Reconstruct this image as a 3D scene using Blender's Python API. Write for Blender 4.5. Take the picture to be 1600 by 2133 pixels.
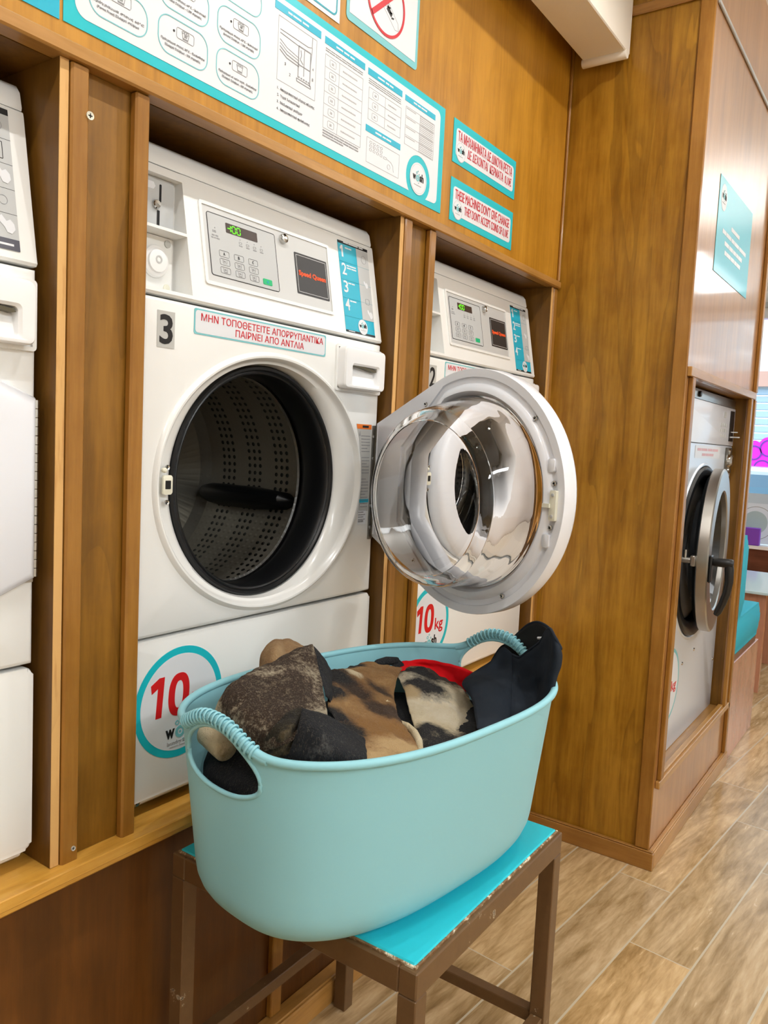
import bpy, bmesh, math, random
from mathutils import Matrix, Vector, noise

random.seed(7)
for _o in list(bpy.data.objects): bpy.data.objects.remove(_o)
SC = bpy.context.scene
COL = SC.collection
PI = math.pi

# ------------------------------------------------------------------ camera
cam_d = bpy.data.cameras.new('camera')
cam = bpy.data.objects.new('camera', cam_d); COL.objects.link(cam)
def cam_matrix(pos, yaw, pitch, roll):
    y, p, r = (math.radians(a) for a in (yaw, pitch, roll))
    f = Vector((math.sin(y)*math.cos(p), math.cos(y)*math.cos(p), math.sin(p)))
    r0 = Vector((math.cos(y), -math.sin(y), 0)); u0 = r0.cross(f)
    rt = r0*math.cos(r) + u0*math.sin(r); up = -r0*math.sin(r) + u0*math.cos(r)
    M = Matrix((rt, up, -f)).transposed().to_4x4(); M.translation = Vector(pos)
    return M
cam.matrix_world = cam_matrix((0, -1.038, 1.2798), 55.3694, -4.9397, 2.7785)
cam_d.sensor_fit = 'HORIZONTAL'; cam_d.sensor_width = 36
cam_d.lens = 1644.09*36/1600
cam_d.shift_x = 0.00046; cam_d.shift_y = -0.0053
cam_d.clip_start = 0.02; cam_d.clip_end = 200
SC.camera = cam

# ------------------------------------------------------------------ world, colour management
SC.view_settings.view_transform = 'Standard'
SC.view_settings.look = 'None'
SC.view_settings.gamma = 1
SC.view_settings.exposure = EXPOSURE = -0.3
SC.view_settings.use_curve_mapping = False
SC.cycles.use_denoising = True
SC.cycles.max_bounces = 12; SC.cycles.transmission_bounces = 10; SC.cycles.glossy_bounces = 6; SC.cycles.diffuse_bounces = 4
SC.cycles.caustics_reflective = False; SC.cycles.caustics_refractive = False
SC.cycles.sample_clamp_indirect = 6
wd = bpy.data.worlds.new('world'); SC.world = wd; wd.use_nodes = True
bg = wd.node_tree.nodes['Background']; bg.inputs[0].default_value = (0.80, 0.90, 1.0, 1); bg.inputs[1].default_value = 4.2

def lamp(name, kind, loc, energy, color=(1, 1, 1), rot=(0, 0, 0), **k):
    d = bpy.data.lights.new(name, kind); d.energy = energy; d.color = color
    for a, b in k.items(): setattr(d, a, b)
    o = bpy.data.objects.new(name, d); COL.objects.link(o); o.location = loc; o.rotation_euler = rot
    return o
CEIL = 2.85
WARM = (1.0, 0.975, 0.94)
SPOTS = [-0.75, 0.15, 1.05, 1.95]
for x in SPOTS:
    lamp('downlight_lamp', 'SPOT', (x, -0.74, CEIL-0.012), 34, WARM, (0, 0, 0), shadow_soft_size=0.018, spot_size=math.radians(150), spot_blend=0.6)
PZ = {-0.4: CEIL, 1.4: CEIL, 3.5: 2.42, 5.2: 2.42}      # the two far ones are added, hung low to brighten the ceiling
PANELS = [(-0.4, -3.1), (1.4, -3.1), (3.5, -1.5), (5.2, -1.1)]
for x, y in PANELS:
    lamp('ceiling_panel_lamp', 'AREA', (x, y, PZ[x]-0.03), 62 if PZ[x] == CEIL else 7, (0.92, 0.97, 1.0), (0, 0, 0), shape='RECTANGLE', size=1.2, size_y=0.3)
lamp('cove_strip_lamp', 'AREA', (0.85, -0.026, 2.56), 0.05, (1.0, 0.72, 0.30), (0, 0, 0), shape='RECTANGLE', size=3.0, size_y=0.03)
# daylight coming in through the shop window
pt = lamp('window_portal', 'AREA', (6.62, -1.0, 1.50), 1, (1, 1, 1), (0, math.radians(90), 0), shape='RECTANGLE', size=1.8, size_y=4.4)
pt.data.cycles.is_portal = True

# ------------------------------------------------------------------ helpers
def S(r, g, b):
    return tuple(((c/255)/12.92 if c/255 <= .04045 else ((c/255+.055)/1.055)**2.4) for c in (r, g, b))
def mat(name, col, rough=.5, metal=0., spec=.5, coat=0., emit=None, es=1., trans=0., ior=1.45, alpha=1.):
    m = bpy.data.materials.new(name); m.use_nodes = True
    b = m.node_tree.nodes['Principled BSDF']
    b.inputs['Base Color'].default_value = (*col, 1); b.inputs['Roughness'].default_value = rough
    b.inputs['Metallic'].default_value = metal; b.inputs['Specular IOR Level'].default_value = spec
    b.inputs['Coat Weight'].default_value = coat; b.inputs['Coat Roughness'].default_value = .08
    b.inputs['Transmission Weight'].default_value = trans; b.inputs['IOR'].default_value = ior
    b.inputs['Alpha'].default_value = alpha
    if emit: b.inputs['Emission Color'].default_value = (*emit, 1); b.inputs['Emission Strength'].default_value = es
    return m
class NT:
    def __init__(s, m): s.t = m.node_tree; s.n = s.t.nodes; s.b = s.n['Principled BSDF']
    def new(s, typ, **k):
        x = s.n.new(typ)
        for a, v in k.items():
            if a.startswith('i_'):
                key = a[2:]; key = int(key) if key.isdigit() else key.replace('_', ' ')
                if hasattr(v, 'node'): s.t.links.new(v, x.inputs[key])
                else: x.inputs[key].default_value = v
            else: setattr(x, a, v)
        return x
    def math(s, op, a, b=None, c=None):
        x = s.n.new('ShaderNodeMath'); x.operation = op
        for i, v in enumerate((a, b, c)):
            if v is None: continue
            if hasattr(v, 'node'): s.t.links.new(v, x.inputs[i])
            else: x.inputs[i].default_value = v
        return x.outputs[0]
    def ramp(s, fac, stops, interp='LINEAR'):
        x = s.n.new('ShaderNodeValToRGB'); s.t.links.new(fac, x.inputs[0]); x.color_ramp.interpolation = interp
        e = x.color_ramp.elements
        while len(e) < len(stops): e.new(.5)
        for q, (p, c) in zip(e, stops): q.position = p; q.color = (*c, 1) if len(c) == 3 else c
        return x.outputs[0]
    def coords(s, scale=(1, 1, 1), loc=(0, 0, 0), rot=(0, 0, 0), kind='Object'):
        t = s.n.new('ShaderNodeTexCoord'); m = s.n.new('ShaderNodeMapping')
        m.inputs['Scale'].default_value = scale; m.inputs['Location'].default_value = loc; m.inputs['Rotation'].default_value = rot
        s.t.links.new(t.outputs[kind], m.inputs[0]); return m.outputs[0]
    def noise(s, vec, scale, detail=4, rough=.55, dist=0.):
        x = s.new('ShaderNodeTexNoise', i_Scale=scale, i_Detail=detail, i_Roughness=rough, i_Distortion=dist)
        s.t.links.new(vec, x.inputs['Vector']); return x.outputs['Fac']
    def mix(s, fac, a, b, mode='MIX'):
        x = s.n.new('ShaderNodeMix'); x.data_type = 'RGBA'; x.blend_type = mode
        for k, v in ((0, fac), (6, a), (7, b)):
            if hasattr(v, 'node'): s.t.links.new(v, x.inputs[k])
            else: x.inputs[k].default_value = v if k == 0 else (*v, 1)
        return x.outputs[2]
    def bump(s, h, strength=.2, dist=.01):
        x = s.new('ShaderNodeBump', i_Strength=strength, i_Distance=dist); s.t.links.new(h, x.inputs['Height'])
        s.t.links.new(x.outputs[0], s.b.inputs['Normal'])
    def color(s, c): s.t.links.new(c, s.b.inputs['Base Color'])
    def rough(s, c): s.t.links.new(c, s.b.inputs['Roughness'])

def wood(name, dark, mid, light, axis='Z', rough=.34, coat=.25, seed=0., figure=1.0, fine=1.0):
    m = mat(name, mid, rough, coat=coat); t = NT(m)
    g = {'Z': (1, 1, .09), 'X': (.09, 1, 1), 'Y': (1, .09, 1)}[axis]
    v = t.coords(scale=g, loc=(seed, seed*1.7, seed*.6))
    a = t.noise(v, 14, 5, .6, .6)
    fineg = t.noise(v, 110, 3, .6)
    cloud = t.noise(t.coords(loc=(seed*3, seed, seed)), 5.5, 5, .6)
    fig = t.noise(t.coords(scale=tuple(q if q == 1 else q*1.3 for q in g), loc=(seed*2.3, seed, 0)), 4.6, 3, .5, .6)
    line = t.math('FRACT', t.math('MULTIPLY', fig, 9))
    lineramp = t.ramp(line, [(0., (0, 0, 0)), (.70, (.0, .0, .0)), (.985, (1, 1, 1)), (1., (0, 0, 0))])
    streak = t.noise(t.coords(scale=tuple(q if q == 1 else q*.55 for q in g), loc=(seed*5, seed*2, seed)), 34, 4, .65)
    k = t.math('ADD', t.math('ADD', t.math('MULTIPLY', a, .36), t.math('MULTIPLY', streak, .26)), t.math('ADD', t.math('MULTIPLY', cloud, .32), t.math('MULTIPLY', fineg, .22*fine)))
    c = t.ramp(k, [(.39, dark), (.53, mid), (.68, light)])
    c2 = t.mix(t.math('MULTIPLY', lineramp, .30*figure), c, tuple(q*.45 for q in dark))
    t.color(c2)
    t.rough(t.math('ADD', t.math('MULTIPLY', cloud, .18), rough-.09))
    t.bump(t.math('ADD', fineg, t.math('MULTIPLY', lineramp, .5)), .06, .004)
    return m

class MB:
    """collects shapes; build() links them as ONE mesh object"""
    def __init__(s): s.bm = bmesh.new(); s.M = Matrix.Identity(4)
    def _v(s, p): return s.bm.verts.new(s.M @ Vector(p))
    def box(s, x0, x1, y0, y1, z0, z1, bevel=0., seg=1):
        b = bmesh.new(); bmesh.ops.create_cube(b, size=1)
        for v in b.verts: v.co = Vector(((x0+x1)/2+v.co.x*(x1-x0), (y0+y1)/2+v.co.y*(y1-y0), (z0+z1)/2+v.co.z*(z1-z0)))
        if bevel: bmesh.ops.bevel(b, geom=b.edges[:], offset=bevel, segments=seg, affect='EDGES', profile=.5)
        s.add(b); return s
    def add(s, b):
        mp = {}
        for v in b.verts: mp[v] = s._v(v.co)
        for f in b.faces:
            try: s.bm.faces.new([mp[v] for v in f.verts])
            except ValueError: pass
        b.free()
    def prism(s, pts, w0, w1, hole=None, bevel=0.):
        """polygon in the (u,v) plane of the frame, extruded from w0 to w1"""
        b = bmesh.new()
        n = len(pts)
        A = [b.verts.new((p[0], p[1], w0)) for p in pts]; B = [b.verts.new((p[0], p[1], w1)) for p in pts]
        if hole:
            h = len(hole)
            HA = [b.verts.new((p[0], p[1], w0)) for p in hole]; HB = [b.verts.new((p[0], p[1], w1)) for p in hole]
            for i in range(n):
                j = (i+1) % n
                b.faces.new((A[i], A[j], B[j], B[i])); b.faces.new((HA[j], HA[i], HB[i], HB[j]))
                b.faces.new((B[i], B[j], HB[j], HB[i])); b.faces.new((A[j], A[i], HA[i], HA[j]))
        else:
            for i in range(n):
                j = (i+1) % n; b.faces.new((A[i], A[j], B[j], B[i]))
            top = b.faces.new(B); b.faces.new(A[::-1])
            if bevel: bmesh.ops.bevel(b, geom=list(top.edges), offset=bevel, segments=2, affect='EDGES', profile=.5)
        s.add(b); return s
    def rr(s, u0, u1, v0, v1, r, w0, w1, bevel=0., seg=5):
        return s.prism(rrpts(u0, u1, v0, v1, r, seg), w0, w1, bevel=bevel)
    def rframe(s, u0, u1, v0, v1, r, t, w0, w1, seg=6):
        return s.prism(rrpts(u0, u1, v0, v1, r, seg), w0, w1, hole=rrpts(u0+t, u1-t, v0+t, v1-t, max(r-t, .0004), seg))
    def disc(s, u, v, r, w0, w1, n=40, ru=None):
        return s.prism([(u+(ru or r)*math.cos(2*PI*i/n), v+r*math.sin(2*PI*i/n)) for i in range(n)], w0, w1)
    def ring(s, u, v, r0, r1, w0, w1, n=56):
        c = [(math.cos(2*PI*i/n), math.sin(2*PI*i/n)) for i in range(n)]
        return s.prism([(u+r1*a, v+r1*b) for a, b in c], w0, w1, hole=[(u+r0*a, v+r0*b) for a, b in c])
    def lathe(s, prof, n=64, cap0=False, cap1=False, c=(0, 0)):
        """profile of (radius, w) turned about the frame's w axis"""
        rows = []
        for r, w in prof:
            rows.append([s._v((c[0]+r*math.cos(2*PI*i/n), c[1]+r*math.sin(2*PI*i/n), w)) for i in range(n)])
        for a, b in zip(rows, rows[1:]):
            for i in range(n):
                j = (i+1) % n; s.bm.faces.new((a[i], a[j], b[j], b[i]))
        if cap0: s.bm.faces.new(rows[0][::-1])
        if cap1: s.bm.faces.new(rows[-1])
        return s
    def loops(s, rows, close=True):
        R = [[s._v(p) for p in r] for r in rows]
        for a, b in zip(R, R[1:]):
            n = len(a)
            for i in range(n if close else n-1):
                j = (i+1) % n; s.bm.faces.new((a[i], a[j], b[j], b[i]))
        return R
    def tube(s, pts, r, n=10, closed=False, caps=True):
        P = [Vector(p) for p in pts]; m = len(P); rows = []
        rad = r if hasattr(r, '__len__') else [r]*m
        up = Vector((0, 0, 1))
        for i in range(m):
            a = P[(i-1) % m] if (closed or i > 0) else P[i]; b = P[(i+1) % m] if (closed or i < m-1) else P[i]
            d = (b-a).normalized()
            x = d.cross(up)
            if x.length < .05: x = d.cross(Vector((0, 1, 0)))
            x.normalize(); y = x.cross(d).normalized()
            rows.append([s._v(P[i]+rad[i]*(math.cos(2*PI*k/n)*x+math.sin(2*PI*k/n)*y)) for k in range(n)])
        q = list(zip(rows, rows[1:])) + ([(rows[-1], rows[0])] if closed else [])
        for a, b in q:
            for k in range(n):
                l = (k+1) % n; s.bm.faces.new((a[k], a[l], b[l], b[k]))
        if caps and not closed: s.bm.faces.new(rows[0][::-1]); s.bm.faces.new(rows[-1])
        return s
    def sheet(s, net, nu=40, nv=30, thick=.006, amp=.004, freq=14., seed=0.):
        """Catmull-Rom surface through a net of points, with thickness and a felted unevenness"""
        def cr(p, t):
            n = len(p)-1; x = t*n; i = min(int(x), n-1); f = x-i
            g = lambda k: Vector(p[max(0, min(n, k))])
            a, b, c, d = g(i-1), g(i), g(i+1), g(i+2)
            return .5*((2*b)+(c-a)*f+(2*a-5*b+4*c-d)*f*f+(3*b-a-3*c+d)*f**3)
        G = [[None]*(nu+1) for _ in range(nv+1)]
        for k in range(nu+1):
            colp = [cr(row, k/nu) for row in net]
            for j in range(nv+1): G[j][k] = cr(colp, j/nv)
        def nrm(j, k):
            a = G[j][min(k+1, nu)]-G[j][max(k-1, 0)]; b = G[min(j+1, nv)][k]-G[max(j-1, 0)][k]
            q = a.cross(b); return q.normalized() if q.length > 1e-9 else Vector((0, -1, 0))
        F = []; B = []
        for j in range(nv+1):
            fr = []; br = []
            for k in range(nu+1):
                q = nrm(j, k); p = G[j][k]
                h = amp*noise.noise(p*freq+Vector((seed, seed, 0))) + amp*.45*noise.noise(p*freq*4.1)
                edge = min(1., 6*min(k/nu, 1-k/nu, j/nv, 1-j/nv)+.25)
                fr.append(s._v(p+q*h)); br.append(s._v(p+q*(h-thick*edge)))
            F.append(fr); B.append(br)
        for j in range(nv):
            for k in range(nu):
                s.bm.faces.new((F[j][k], F[j][k+1], F[j+1][k+1], F[j+1][k])); s.bm.faces.new((B[j][k+1], B[j][k], B[j+1][k], B[j+1][k+1]))
        ed = [(0, k) for k in range(nu)]+[(j, nu) for j in range(nv)]+[(nv, k) for k in range(nu, 0, -1)]+[(j, 0) for j in range(nv, 0, -1)]
        for a, b in zip(ed, ed[1:]+ed[:1]):
            s.bm.faces.new((F[b[0]][b[1]], F[a[0]][a[1]], B[a[0]][a[1]], B[b[0]][b[1]]))
        return s
    def build(s, name, m, parent=None, smooth=28, base=None):
        bmesh.ops.recalc_face_normals(s.bm, faces=s.bm.faces[:])
        org = Vector(parent['_o']) if parent else (Vector(base) if base else Vector((0, 0, 0)))
        me = bpy.data.meshes.new(name)
        for v in s.bm.verts: v.co = v.co - org
        s.bm.to_mesh(me); s.bm.free()
        o = bpy.data.objects.new(name, me); COL.objects.link(o)
        if m: me.materials.append(m)
        if smooth:
            me.polygons.foreach_set('use_smooth', [True]*len(me.polygons))
            try: me.set_sharp_from_angle(angle=math.radians(smooth))
            except Exception: pass
        if parent: o.parent = parent
        else: o.location = org
        o['_o'] = tuple(org)
        return o
def rrpts(u0, u1, v0, v1, r, seg=5):
    r = min(r, (u1-u0)/2-1e-5, (v1-v0)/2-1e-5); out = []
    for cx, cy, a0 in ((u1-r, v1-r, 0), (u0+r, v1-r, 90), (u0+r, v0+r, 180), (u1-r, v0+r, 270)):
        for i in range(seg+1):
            a = math.radians(a0+90*i/seg); out.append((cx+r*math.cos(a), cy+r*math.sin(a)))
    return out
def frame(o, u, v, w):
    M = Matrix((Vector(u), Vector(v), Vector(w))).transposed().to_4x4(); M.translation = Vector(o); return M
def mb(M=None):
    b = MB()
    if M is not None: b.M = M
    return b
def wallframe(y): return frame((0, y, 0), (1, 0, 0), (0, 0, 1), (0, -1, 0))    # u = x, v = z, w towards the room
def empty(name, loc, label, cat, group=None):
    o = bpy.data.objects.new(name, None); COL.objects.link(o); o.location = loc; o['_o'] = tuple(loc); o.empty_display_size = .05
    return tag(o, label, cat, group)
def tag(o, label, cat, group=None):
    o['label'] = label; o['category'] = cat
    if group: o['group'] = group
    return o
def struct(o): o['kind'] = 'structure'; return o
_tcache = {}
def text(parent, name, s, M, u0, u1, v0, v1, m, w=.0006, bold=0., depth=.0003):
    """lettering fitted into the box u0..u1 x v0..v1 of frame M"""
    cu = bpy.data.curves.new('t', 'FONT'); cu.body = s; cu.offset = bold; cu.extrude = .01; cu.resolution_u = 3
    o = bpy.data.objects.new('t', cu); COL.objects.link(o)
    dg = bpy.context.evaluated_depsgraph_get(); dg.update()
    me = bpy.data.meshes.new_from_object(o.evaluated_get(dg))
    bpy.data.objects.remove(o); bpy.data.curves.remove(cu)
    xs = [v.co.x for v in me.vertices]; ys = [v.co.y for v in me.vertices]
    b = MB(); b.M = M
    su = (u1-u0)/(max(xs)-min(xs)); sv = (v1-v0)/(max(ys)-min(ys))
    vs = [b._v((u0+(v.co.x-min(xs))*su, v0+(v.co.y-min(ys))*sv, w+(depth if v.co.z > 0 else -depth))) for v in me.vertices]
    for p in me.polygons:
        try: b.bm.faces.new([vs[i] for i in p.vertices])
        except ValueError: pass
    bpy.data.meshes.remove(me)
    return b.build(name, m, parent, smooth=0)

# ------------------------------------------------------------------ materials
W_FASC = wood('stained_plywood_upper', S(142, 92, 12), S(168, 115, 25), S(192, 136, 40), 'Z', .42, .10, 1.0, .35)
W_POST = wood('stained_plywood_post', S(96, 62, 9), S(122, 82, 18), S(146, 101, 30), 'Z', .45, .06, 4.0, .7)
W_SIDE = wood('stained_plywood_side', S(112, 72, 7), S(142, 96, 14), S(172, 124, 34), 'Z', .42, .10, 7.0, 1.0)
W_FACE = wood('varnished_plywood_face', S(138, 92, 50), S(166, 116, 66), S(186, 136, 84), 'Z', .31, .60, 9.0, .2, .6)
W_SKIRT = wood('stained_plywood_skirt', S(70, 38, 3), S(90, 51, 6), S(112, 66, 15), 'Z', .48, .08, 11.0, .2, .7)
W_INNER = wood('shaded_recess_wood', S(72, 44, 6), S(94, 60, 9), S(114, 76, 18), 'Z', .5, .1, 15.0, .2)  # shade inside the machine recess is put into this darker wood colour
W_TRIMX = wood('trim_wood_long', S(144, 98, 40), S(163, 116, 55), S(182, 134, 72), 'X', .32, .3, 2.0, .4)
W_TRIMZ = wood('trim_wood_upright', S(120, 77, 20), S(142, 95, 32), S(164, 115, 48), 'Z', .38, .18, 3.0, .3)
W_TRIMY = wood('trim_wood_cross', S(120, 78, 26), S(142, 96, 38), S(162, 114, 54), 'Y', .32, .3, 5.0, .3)
W_SILL = wood('sill_wood', S(178, 122, 44), S(206, 150, 60), S(226, 174, 84), 'X', .35, .3, 6.0, .5)
W_EDGE = wood('plywood_edge', S(120, 72, 24), S(176, 122, 62), S(214, 168, 104), 'Z', .6, 0., 8.0, .3, 2.2)
W_RED = wood('reddish_bench_wood', S(160, 104, 78), S(184, 126, 98), S(200, 144, 116), 'Z', .22, .4, 12.0, .1)
W_ORANGE = wood('orange_wood', S(170, 104, 52), S(196, 128, 70), S(214, 150, 92), 'Y', .35, .2, 13.0, .2)
W_DARK = wood('dark_window_wood', S(84, 44, 28), S(104, 58, 38), S(122, 72, 50), 'Y', .35, .2, 14.0, .2)

ENAMEL = mat('white_enamel', S(234, 234, 231), .26, coat=.3)
PLASTIC = mat('white_plastic', S(238, 238, 238), .28, coat=.2)
PLASTIC_L = mat('cool_white_plastic', S(232, 234, 240), .25, coat=.3)
SILVER = mat('silver_foil', S(200, 201, 200), .38, metal=.15)
GREYP = mat('grey_panel', S(188, 190, 190), .4)
CHROME = mat('chrome', S(205, 205, 203), .14, metal=1.)
STEEL = mat('brushed_steel', S(182, 180, 174), .30, metal=1.)
BLACKP = mat('black_plastic', S(22, 22, 23), .35)
RUBBER = mat('black_rubber', S(14, 15, 17), .33)
DARKHOLE = mat('dark_slot', S(8, 8, 8), .6)
INK = mat('black_ink', S(24, 23, 23), .5)
GREYINK = mat('grey_ink', S(150, 150, 152), .6)
FAINT = mat('faint_grey_ink', S(190, 190, 192), .6)
REDINK = mat('red_ink', S(200, 42, 52), .5)
DEEPRED = mat('deep_red_ink', S(206, 20, 24), .4)
ORANGE = mat('orange_print', S(238, 88, 40), .45)
WARNOR = mat('warning_orange', S(226, 116, 30), .5)
TEAL = mat('teal_print', S(24, 184, 196), .38)
TEAL_D = mat('dark_teal_print', S(22, 150, 168), .38)
TEAL_B = mat('blue_teal_print', S(34, 172, 200), .36)
TEAL_L = mat('pale_teal_print', S(120, 190, 196), .4)
PAPER = mat('white_print', S(222, 224, 228), .36)
TAGGREY = mat('grey_foil_label', S(186, 186, 182), .35)
GREEN = mat('green_key', S(20, 176, 112), .4)
LEDG = mat('green_segments', S(20, 120, 10), .4, emit=S(120, 255, 40), es=1.6)
LCD = mat('dark_display', S(62, 50, 46), .25)
CREAM = mat('cream_plastic', S(226, 224, 206), .4)
GLASS = mat('clear_bowl_glass', (1, 1, 1), .0, trans=1., ior=1.46)
PANE = bpy.data.materials.new('window_glass'); PANE.use_nodes = True
_t = PANE.node_tree; _t.nodes.clear()
_o = _t.nodes.new('ShaderNodeOutputMaterial'); _m = _t.nodes.new('ShaderNodeMixShader'); _a = _t.nodes.new('ShaderNodeBsdfTransparent'); _g = _t.nodes.new('ShaderNodeBsdfGlossy')
_g.inputs['Roughness'].default_value = .02; _a.inputs[0].default_value = (.95, .98, 1, 1); _m.inputs[0].default_value = .06
_t.links.new(_a.outputs[0], _m.inputs[1]); _t.links.new(_g.outputs[0], _m.inputs[2]); _t.links.new(_m.outputs[0], _o.inputs[0])
BASKET = mat('pale_teal_plastic', S(143, 200, 210), .46, spec=.4)
t_ = NT(BASKET); t_.bump(t_.noise(t_.coords(), 900, 2), .05, .001)
STOOLTOP = mat('turquoise_laminate', S(40, 190, 206), .32)
def worn_paint():
    m = mat('brown_painted_metal', S(98, 70, 42), .38); t = NT(m)
    n = t.noise(t.coords(), 38, 6, .7); n2 = t.noise(t.coords(loc=(3, 1, 2)), 5, 2)
    k = t.math('MULTIPLY', n, t.math('ADD', n2, .42))
    t.color(t.ramp(k, [(.0, S(88, 62, 38)), (.635, S(106, 78, 48)), (.655, S(190, 176, 150)), (.69, S(60, 52, 48))], 'LINEAR'))
    return m
STOOLM = worn_paint()
CHIP = mat('chipped_edge', S(226, 214, 180), .6)
t_ = NT(CHIP); t_.color(t_.ramp(t_.noise(t_.coords(), 55, 5, .75), [(.44, S(112, 82, 52)), (.54, S(140, 110, 76)), (.62, S(232, 222, 196))]))
WALLW = mat('white_wall_paint', S(236, 234, 230), .7)
CEILM = mat('ceiling_paint', S(240, 238, 234), .8)
BOXW = mat('white_valance_paint', S(236, 230, 218), .5)
def drum_mat():
    m = mat('perforated_drum_steel', S(92, 90, 84), .30, metal=.9); t = NT(m)
    tc = t.n.new('ShaderNodeTexCoord'); sp = t.n.new('ShaderNodeSeparateXYZ'); t.t.links.new(tc.outputs['Object'], sp.inputs[0])
    x, y, z = sp.outputs
    x = t.math('ADD', x, DRUM_DX); z = t.math('ADD', z, DRUM_DZ)
    ang = t.math('ARCTAN2', z, x)
    u = t.math('FRACT', t.math('MULTIPLY', ang, 96/(2*PI))); v0 = t.math('DIVIDE', y, .0175); v = t.math('FRACT', v0)
    d = t.math('SQRT', t.math('ADD', t.math('POWER', t.math('SUBTRACT', u, .5), 2), t.math('POWER', t.math('SUBTRACT', v, .5), 2)))
    hole = t.math('LESS_THAN', d, .27)
    band = t.math('MULTIPLY', t.math('LESS_THAN', t.math('FRACT', t.math('DIVIDE', t.math('FLOOR', v0), 5.)), .55), t.math('MULTIPLY', t.math('LESS_THAN', -.205, y), t.math('LESS_THAN', y, .086)))
    hole = t.math('MULTIPLY', hole, band)
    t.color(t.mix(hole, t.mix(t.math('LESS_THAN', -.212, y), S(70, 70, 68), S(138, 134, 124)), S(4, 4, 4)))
    t.t.links.new(t.math('SUBTRACT', .55, t.math('MULTIPLY', hole, .55)), t.b.inputs['Metallic'])
    t.bump(t.math('SMOOTH_MIN', d, .3, .05), .5, .004)
    return m
DRUM_DX, DRUM_DZ = 0.0215, -0.56
DRUM = drum_mat()
def floor_mat():
    m = mat('wood_look_floor_tiles', S(170, 140, 105), .32, coat=.1); t = NT(m)
    v = t.coords(rot=(0, 0, math.radians(5.2)))
    sp = t.n.new('ShaderNodeSeparateXYZ'); t.t.links.new(v, sp.inputs[0]); U, V, _ = sp.outputs
    r = t.math('DIVIDE', t.math('SUBTRACT', .0135, V), .1612); k = t.math('FLOOR', r); fr = t.math('FRACT', r)
    uu = t.math('DIVIDE', t.math('SUBTRACT', U, t.math('ADD', 1.735, t.math('MULTIPLY', k, .628))), .937)
    ku = t.math('FLOOR', uu); fu = t.math('FRACT', uu)
    gv = t.math('MINIMUM', fr, t.math('SUBTRACT', 1., fr)); gu = t.math('MINIMUM', fu, t.math('SUBTRACT', 1., fu))
    grout = t.math('MAXIMUM', t.math('LESS_THAN', gv, .016), t.math('LESS_THAN', gu, .0019))
    cmb = t.n.new('ShaderNodeCombineXYZ'); t.t.links.new(k, cmb.inputs[0]); t.t.links.new(ku, cmb.inputs[1])
    wn = t.n.new('ShaderNodeTexWhiteNoise'); wn.noise_dimensions = '3D'; t.t.links.new(cmb.outputs[0], wn.inputs['Vector'])
    off = t.n.new('ShaderNodeVectorMath'); off.operation = 'MULTIPLY_ADD'
    t.t.links.new(wn.outputs['Color'], off.inputs[0]); off.inputs[1].default_value = (7, 7, 7); t.t.links.new(v, off.inputs[2])
    mp = t.n.new('ShaderNodeMapping'); mp.inputs['Scale'].default_value = (.16, 1, 1); t.t.links.new(off.outputs[0], mp.inputs[0])
    g1 = t.noise(mp.outputs[0], 10, 6, .6, 1.6); g2 = t.noise(mp.outputs[0], 70, 4, .6, .4)
    kk = t.math('ADD', t.math('MULTIPLY', g1, .65), t.math('MULTIPLY', g2, .38))
    base = t.ramp(kk, [(.30, S(124, 98, 62)), (.44, S(166, 138, 96)), (.58, S(202, 174, 132)), (.74, S(226, 202, 164))])
    tint = t.ramp(wn.outputs['Value'], [(0., (.86, .84, .84)), (.5, (1., .96, .90)), (1., (1.06, .96, .82))])
    c = t.mix(1., base, tint, 'MULTIPLY')
    t.color(t.mix(grout, c, S(196, 182, 156)))
    t.rough(t.math('ADD', t.math('MULTIPLY', g2, .12), .19))
    t.bump(t.math('SUBTRACT', t.math('MULTIPLY', g2, .3), grout), .10, .004)
    return m
FLOOR = floor_mat()
def felt(name, stops, seed, scale=7., fuzz=1., patches=()):
    """felted wool: mottled ground, dyed patches [(x, y, z, radius, colour)] in object coordinates, short fibres"""
    m = mat(name, (.2, .15, .1), .95, spec=.1); t = NT(m)
    v = t.coords(loc=(seed, seed*.7, seed*1.3)); v0 = t.coords()
    a = t.noise(v, scale, 5, .62, .4); f = t.noise(v, 150, 5, .8); h = t.noise(t.coords(scale=(1, 1, .35), loc=(seed, 0, 0), rot=(.4, .6, .2)), 420, 3, .7)
    ff = t.math('SUBTRACT', f, .5)
    k = t.math('ADD', a, t.math('MULTIPLY', ff, .42*fuzz))
    c = t.ramp(k, stops)
    w = t.math('ADD', t.math('MULTIPLY', t.math('SUBTRACT', t.noise(v, 26, 4, .6), .5), 1.1), t.math('MULTIPLY', ff, .9*fuzz))
    for (px, py, pz, r, colr) in patches:
        dn = t.n.new('ShaderNodeVectorMath'); dn.operation = 'DISTANCE'; t.t.links.new(v0, dn.inputs[0]); dn.inputs[1].default_value = (px, py, pz)
        q = t.math('ADD', t.math('SUBTRACT', 1., t.math('DIVIDE', dn.outputs['Value'], r)), t.math('MULTIPLY', w, .8))
        c = t.mix(t.ramp(q, [(.02, (0, 0, 0)), (.50, (1, 1, 1))]), c, colr)
    t.color(t.mix(t.math('MULTIPLY', t.ramp(h, [(.55, (0, 0, 0)), (.72, (1, 1, 1))]), .22*fuzz), c, S(200, 184, 158)))
    t.bump(t.math('ADD', f, h), .9, .006)
    t.b.inputs['Sheen Weight'].default_value = .06; t.b.inputs['Sheen Roughness'].default_value = .6
    return m
F_TAN = felt('felt_tan', [(.3, S(120, 92, 62)), (.5, S(158, 124, 86)), (.7, S(186, 154, 112))], 5.2, 10., .7)
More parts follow.
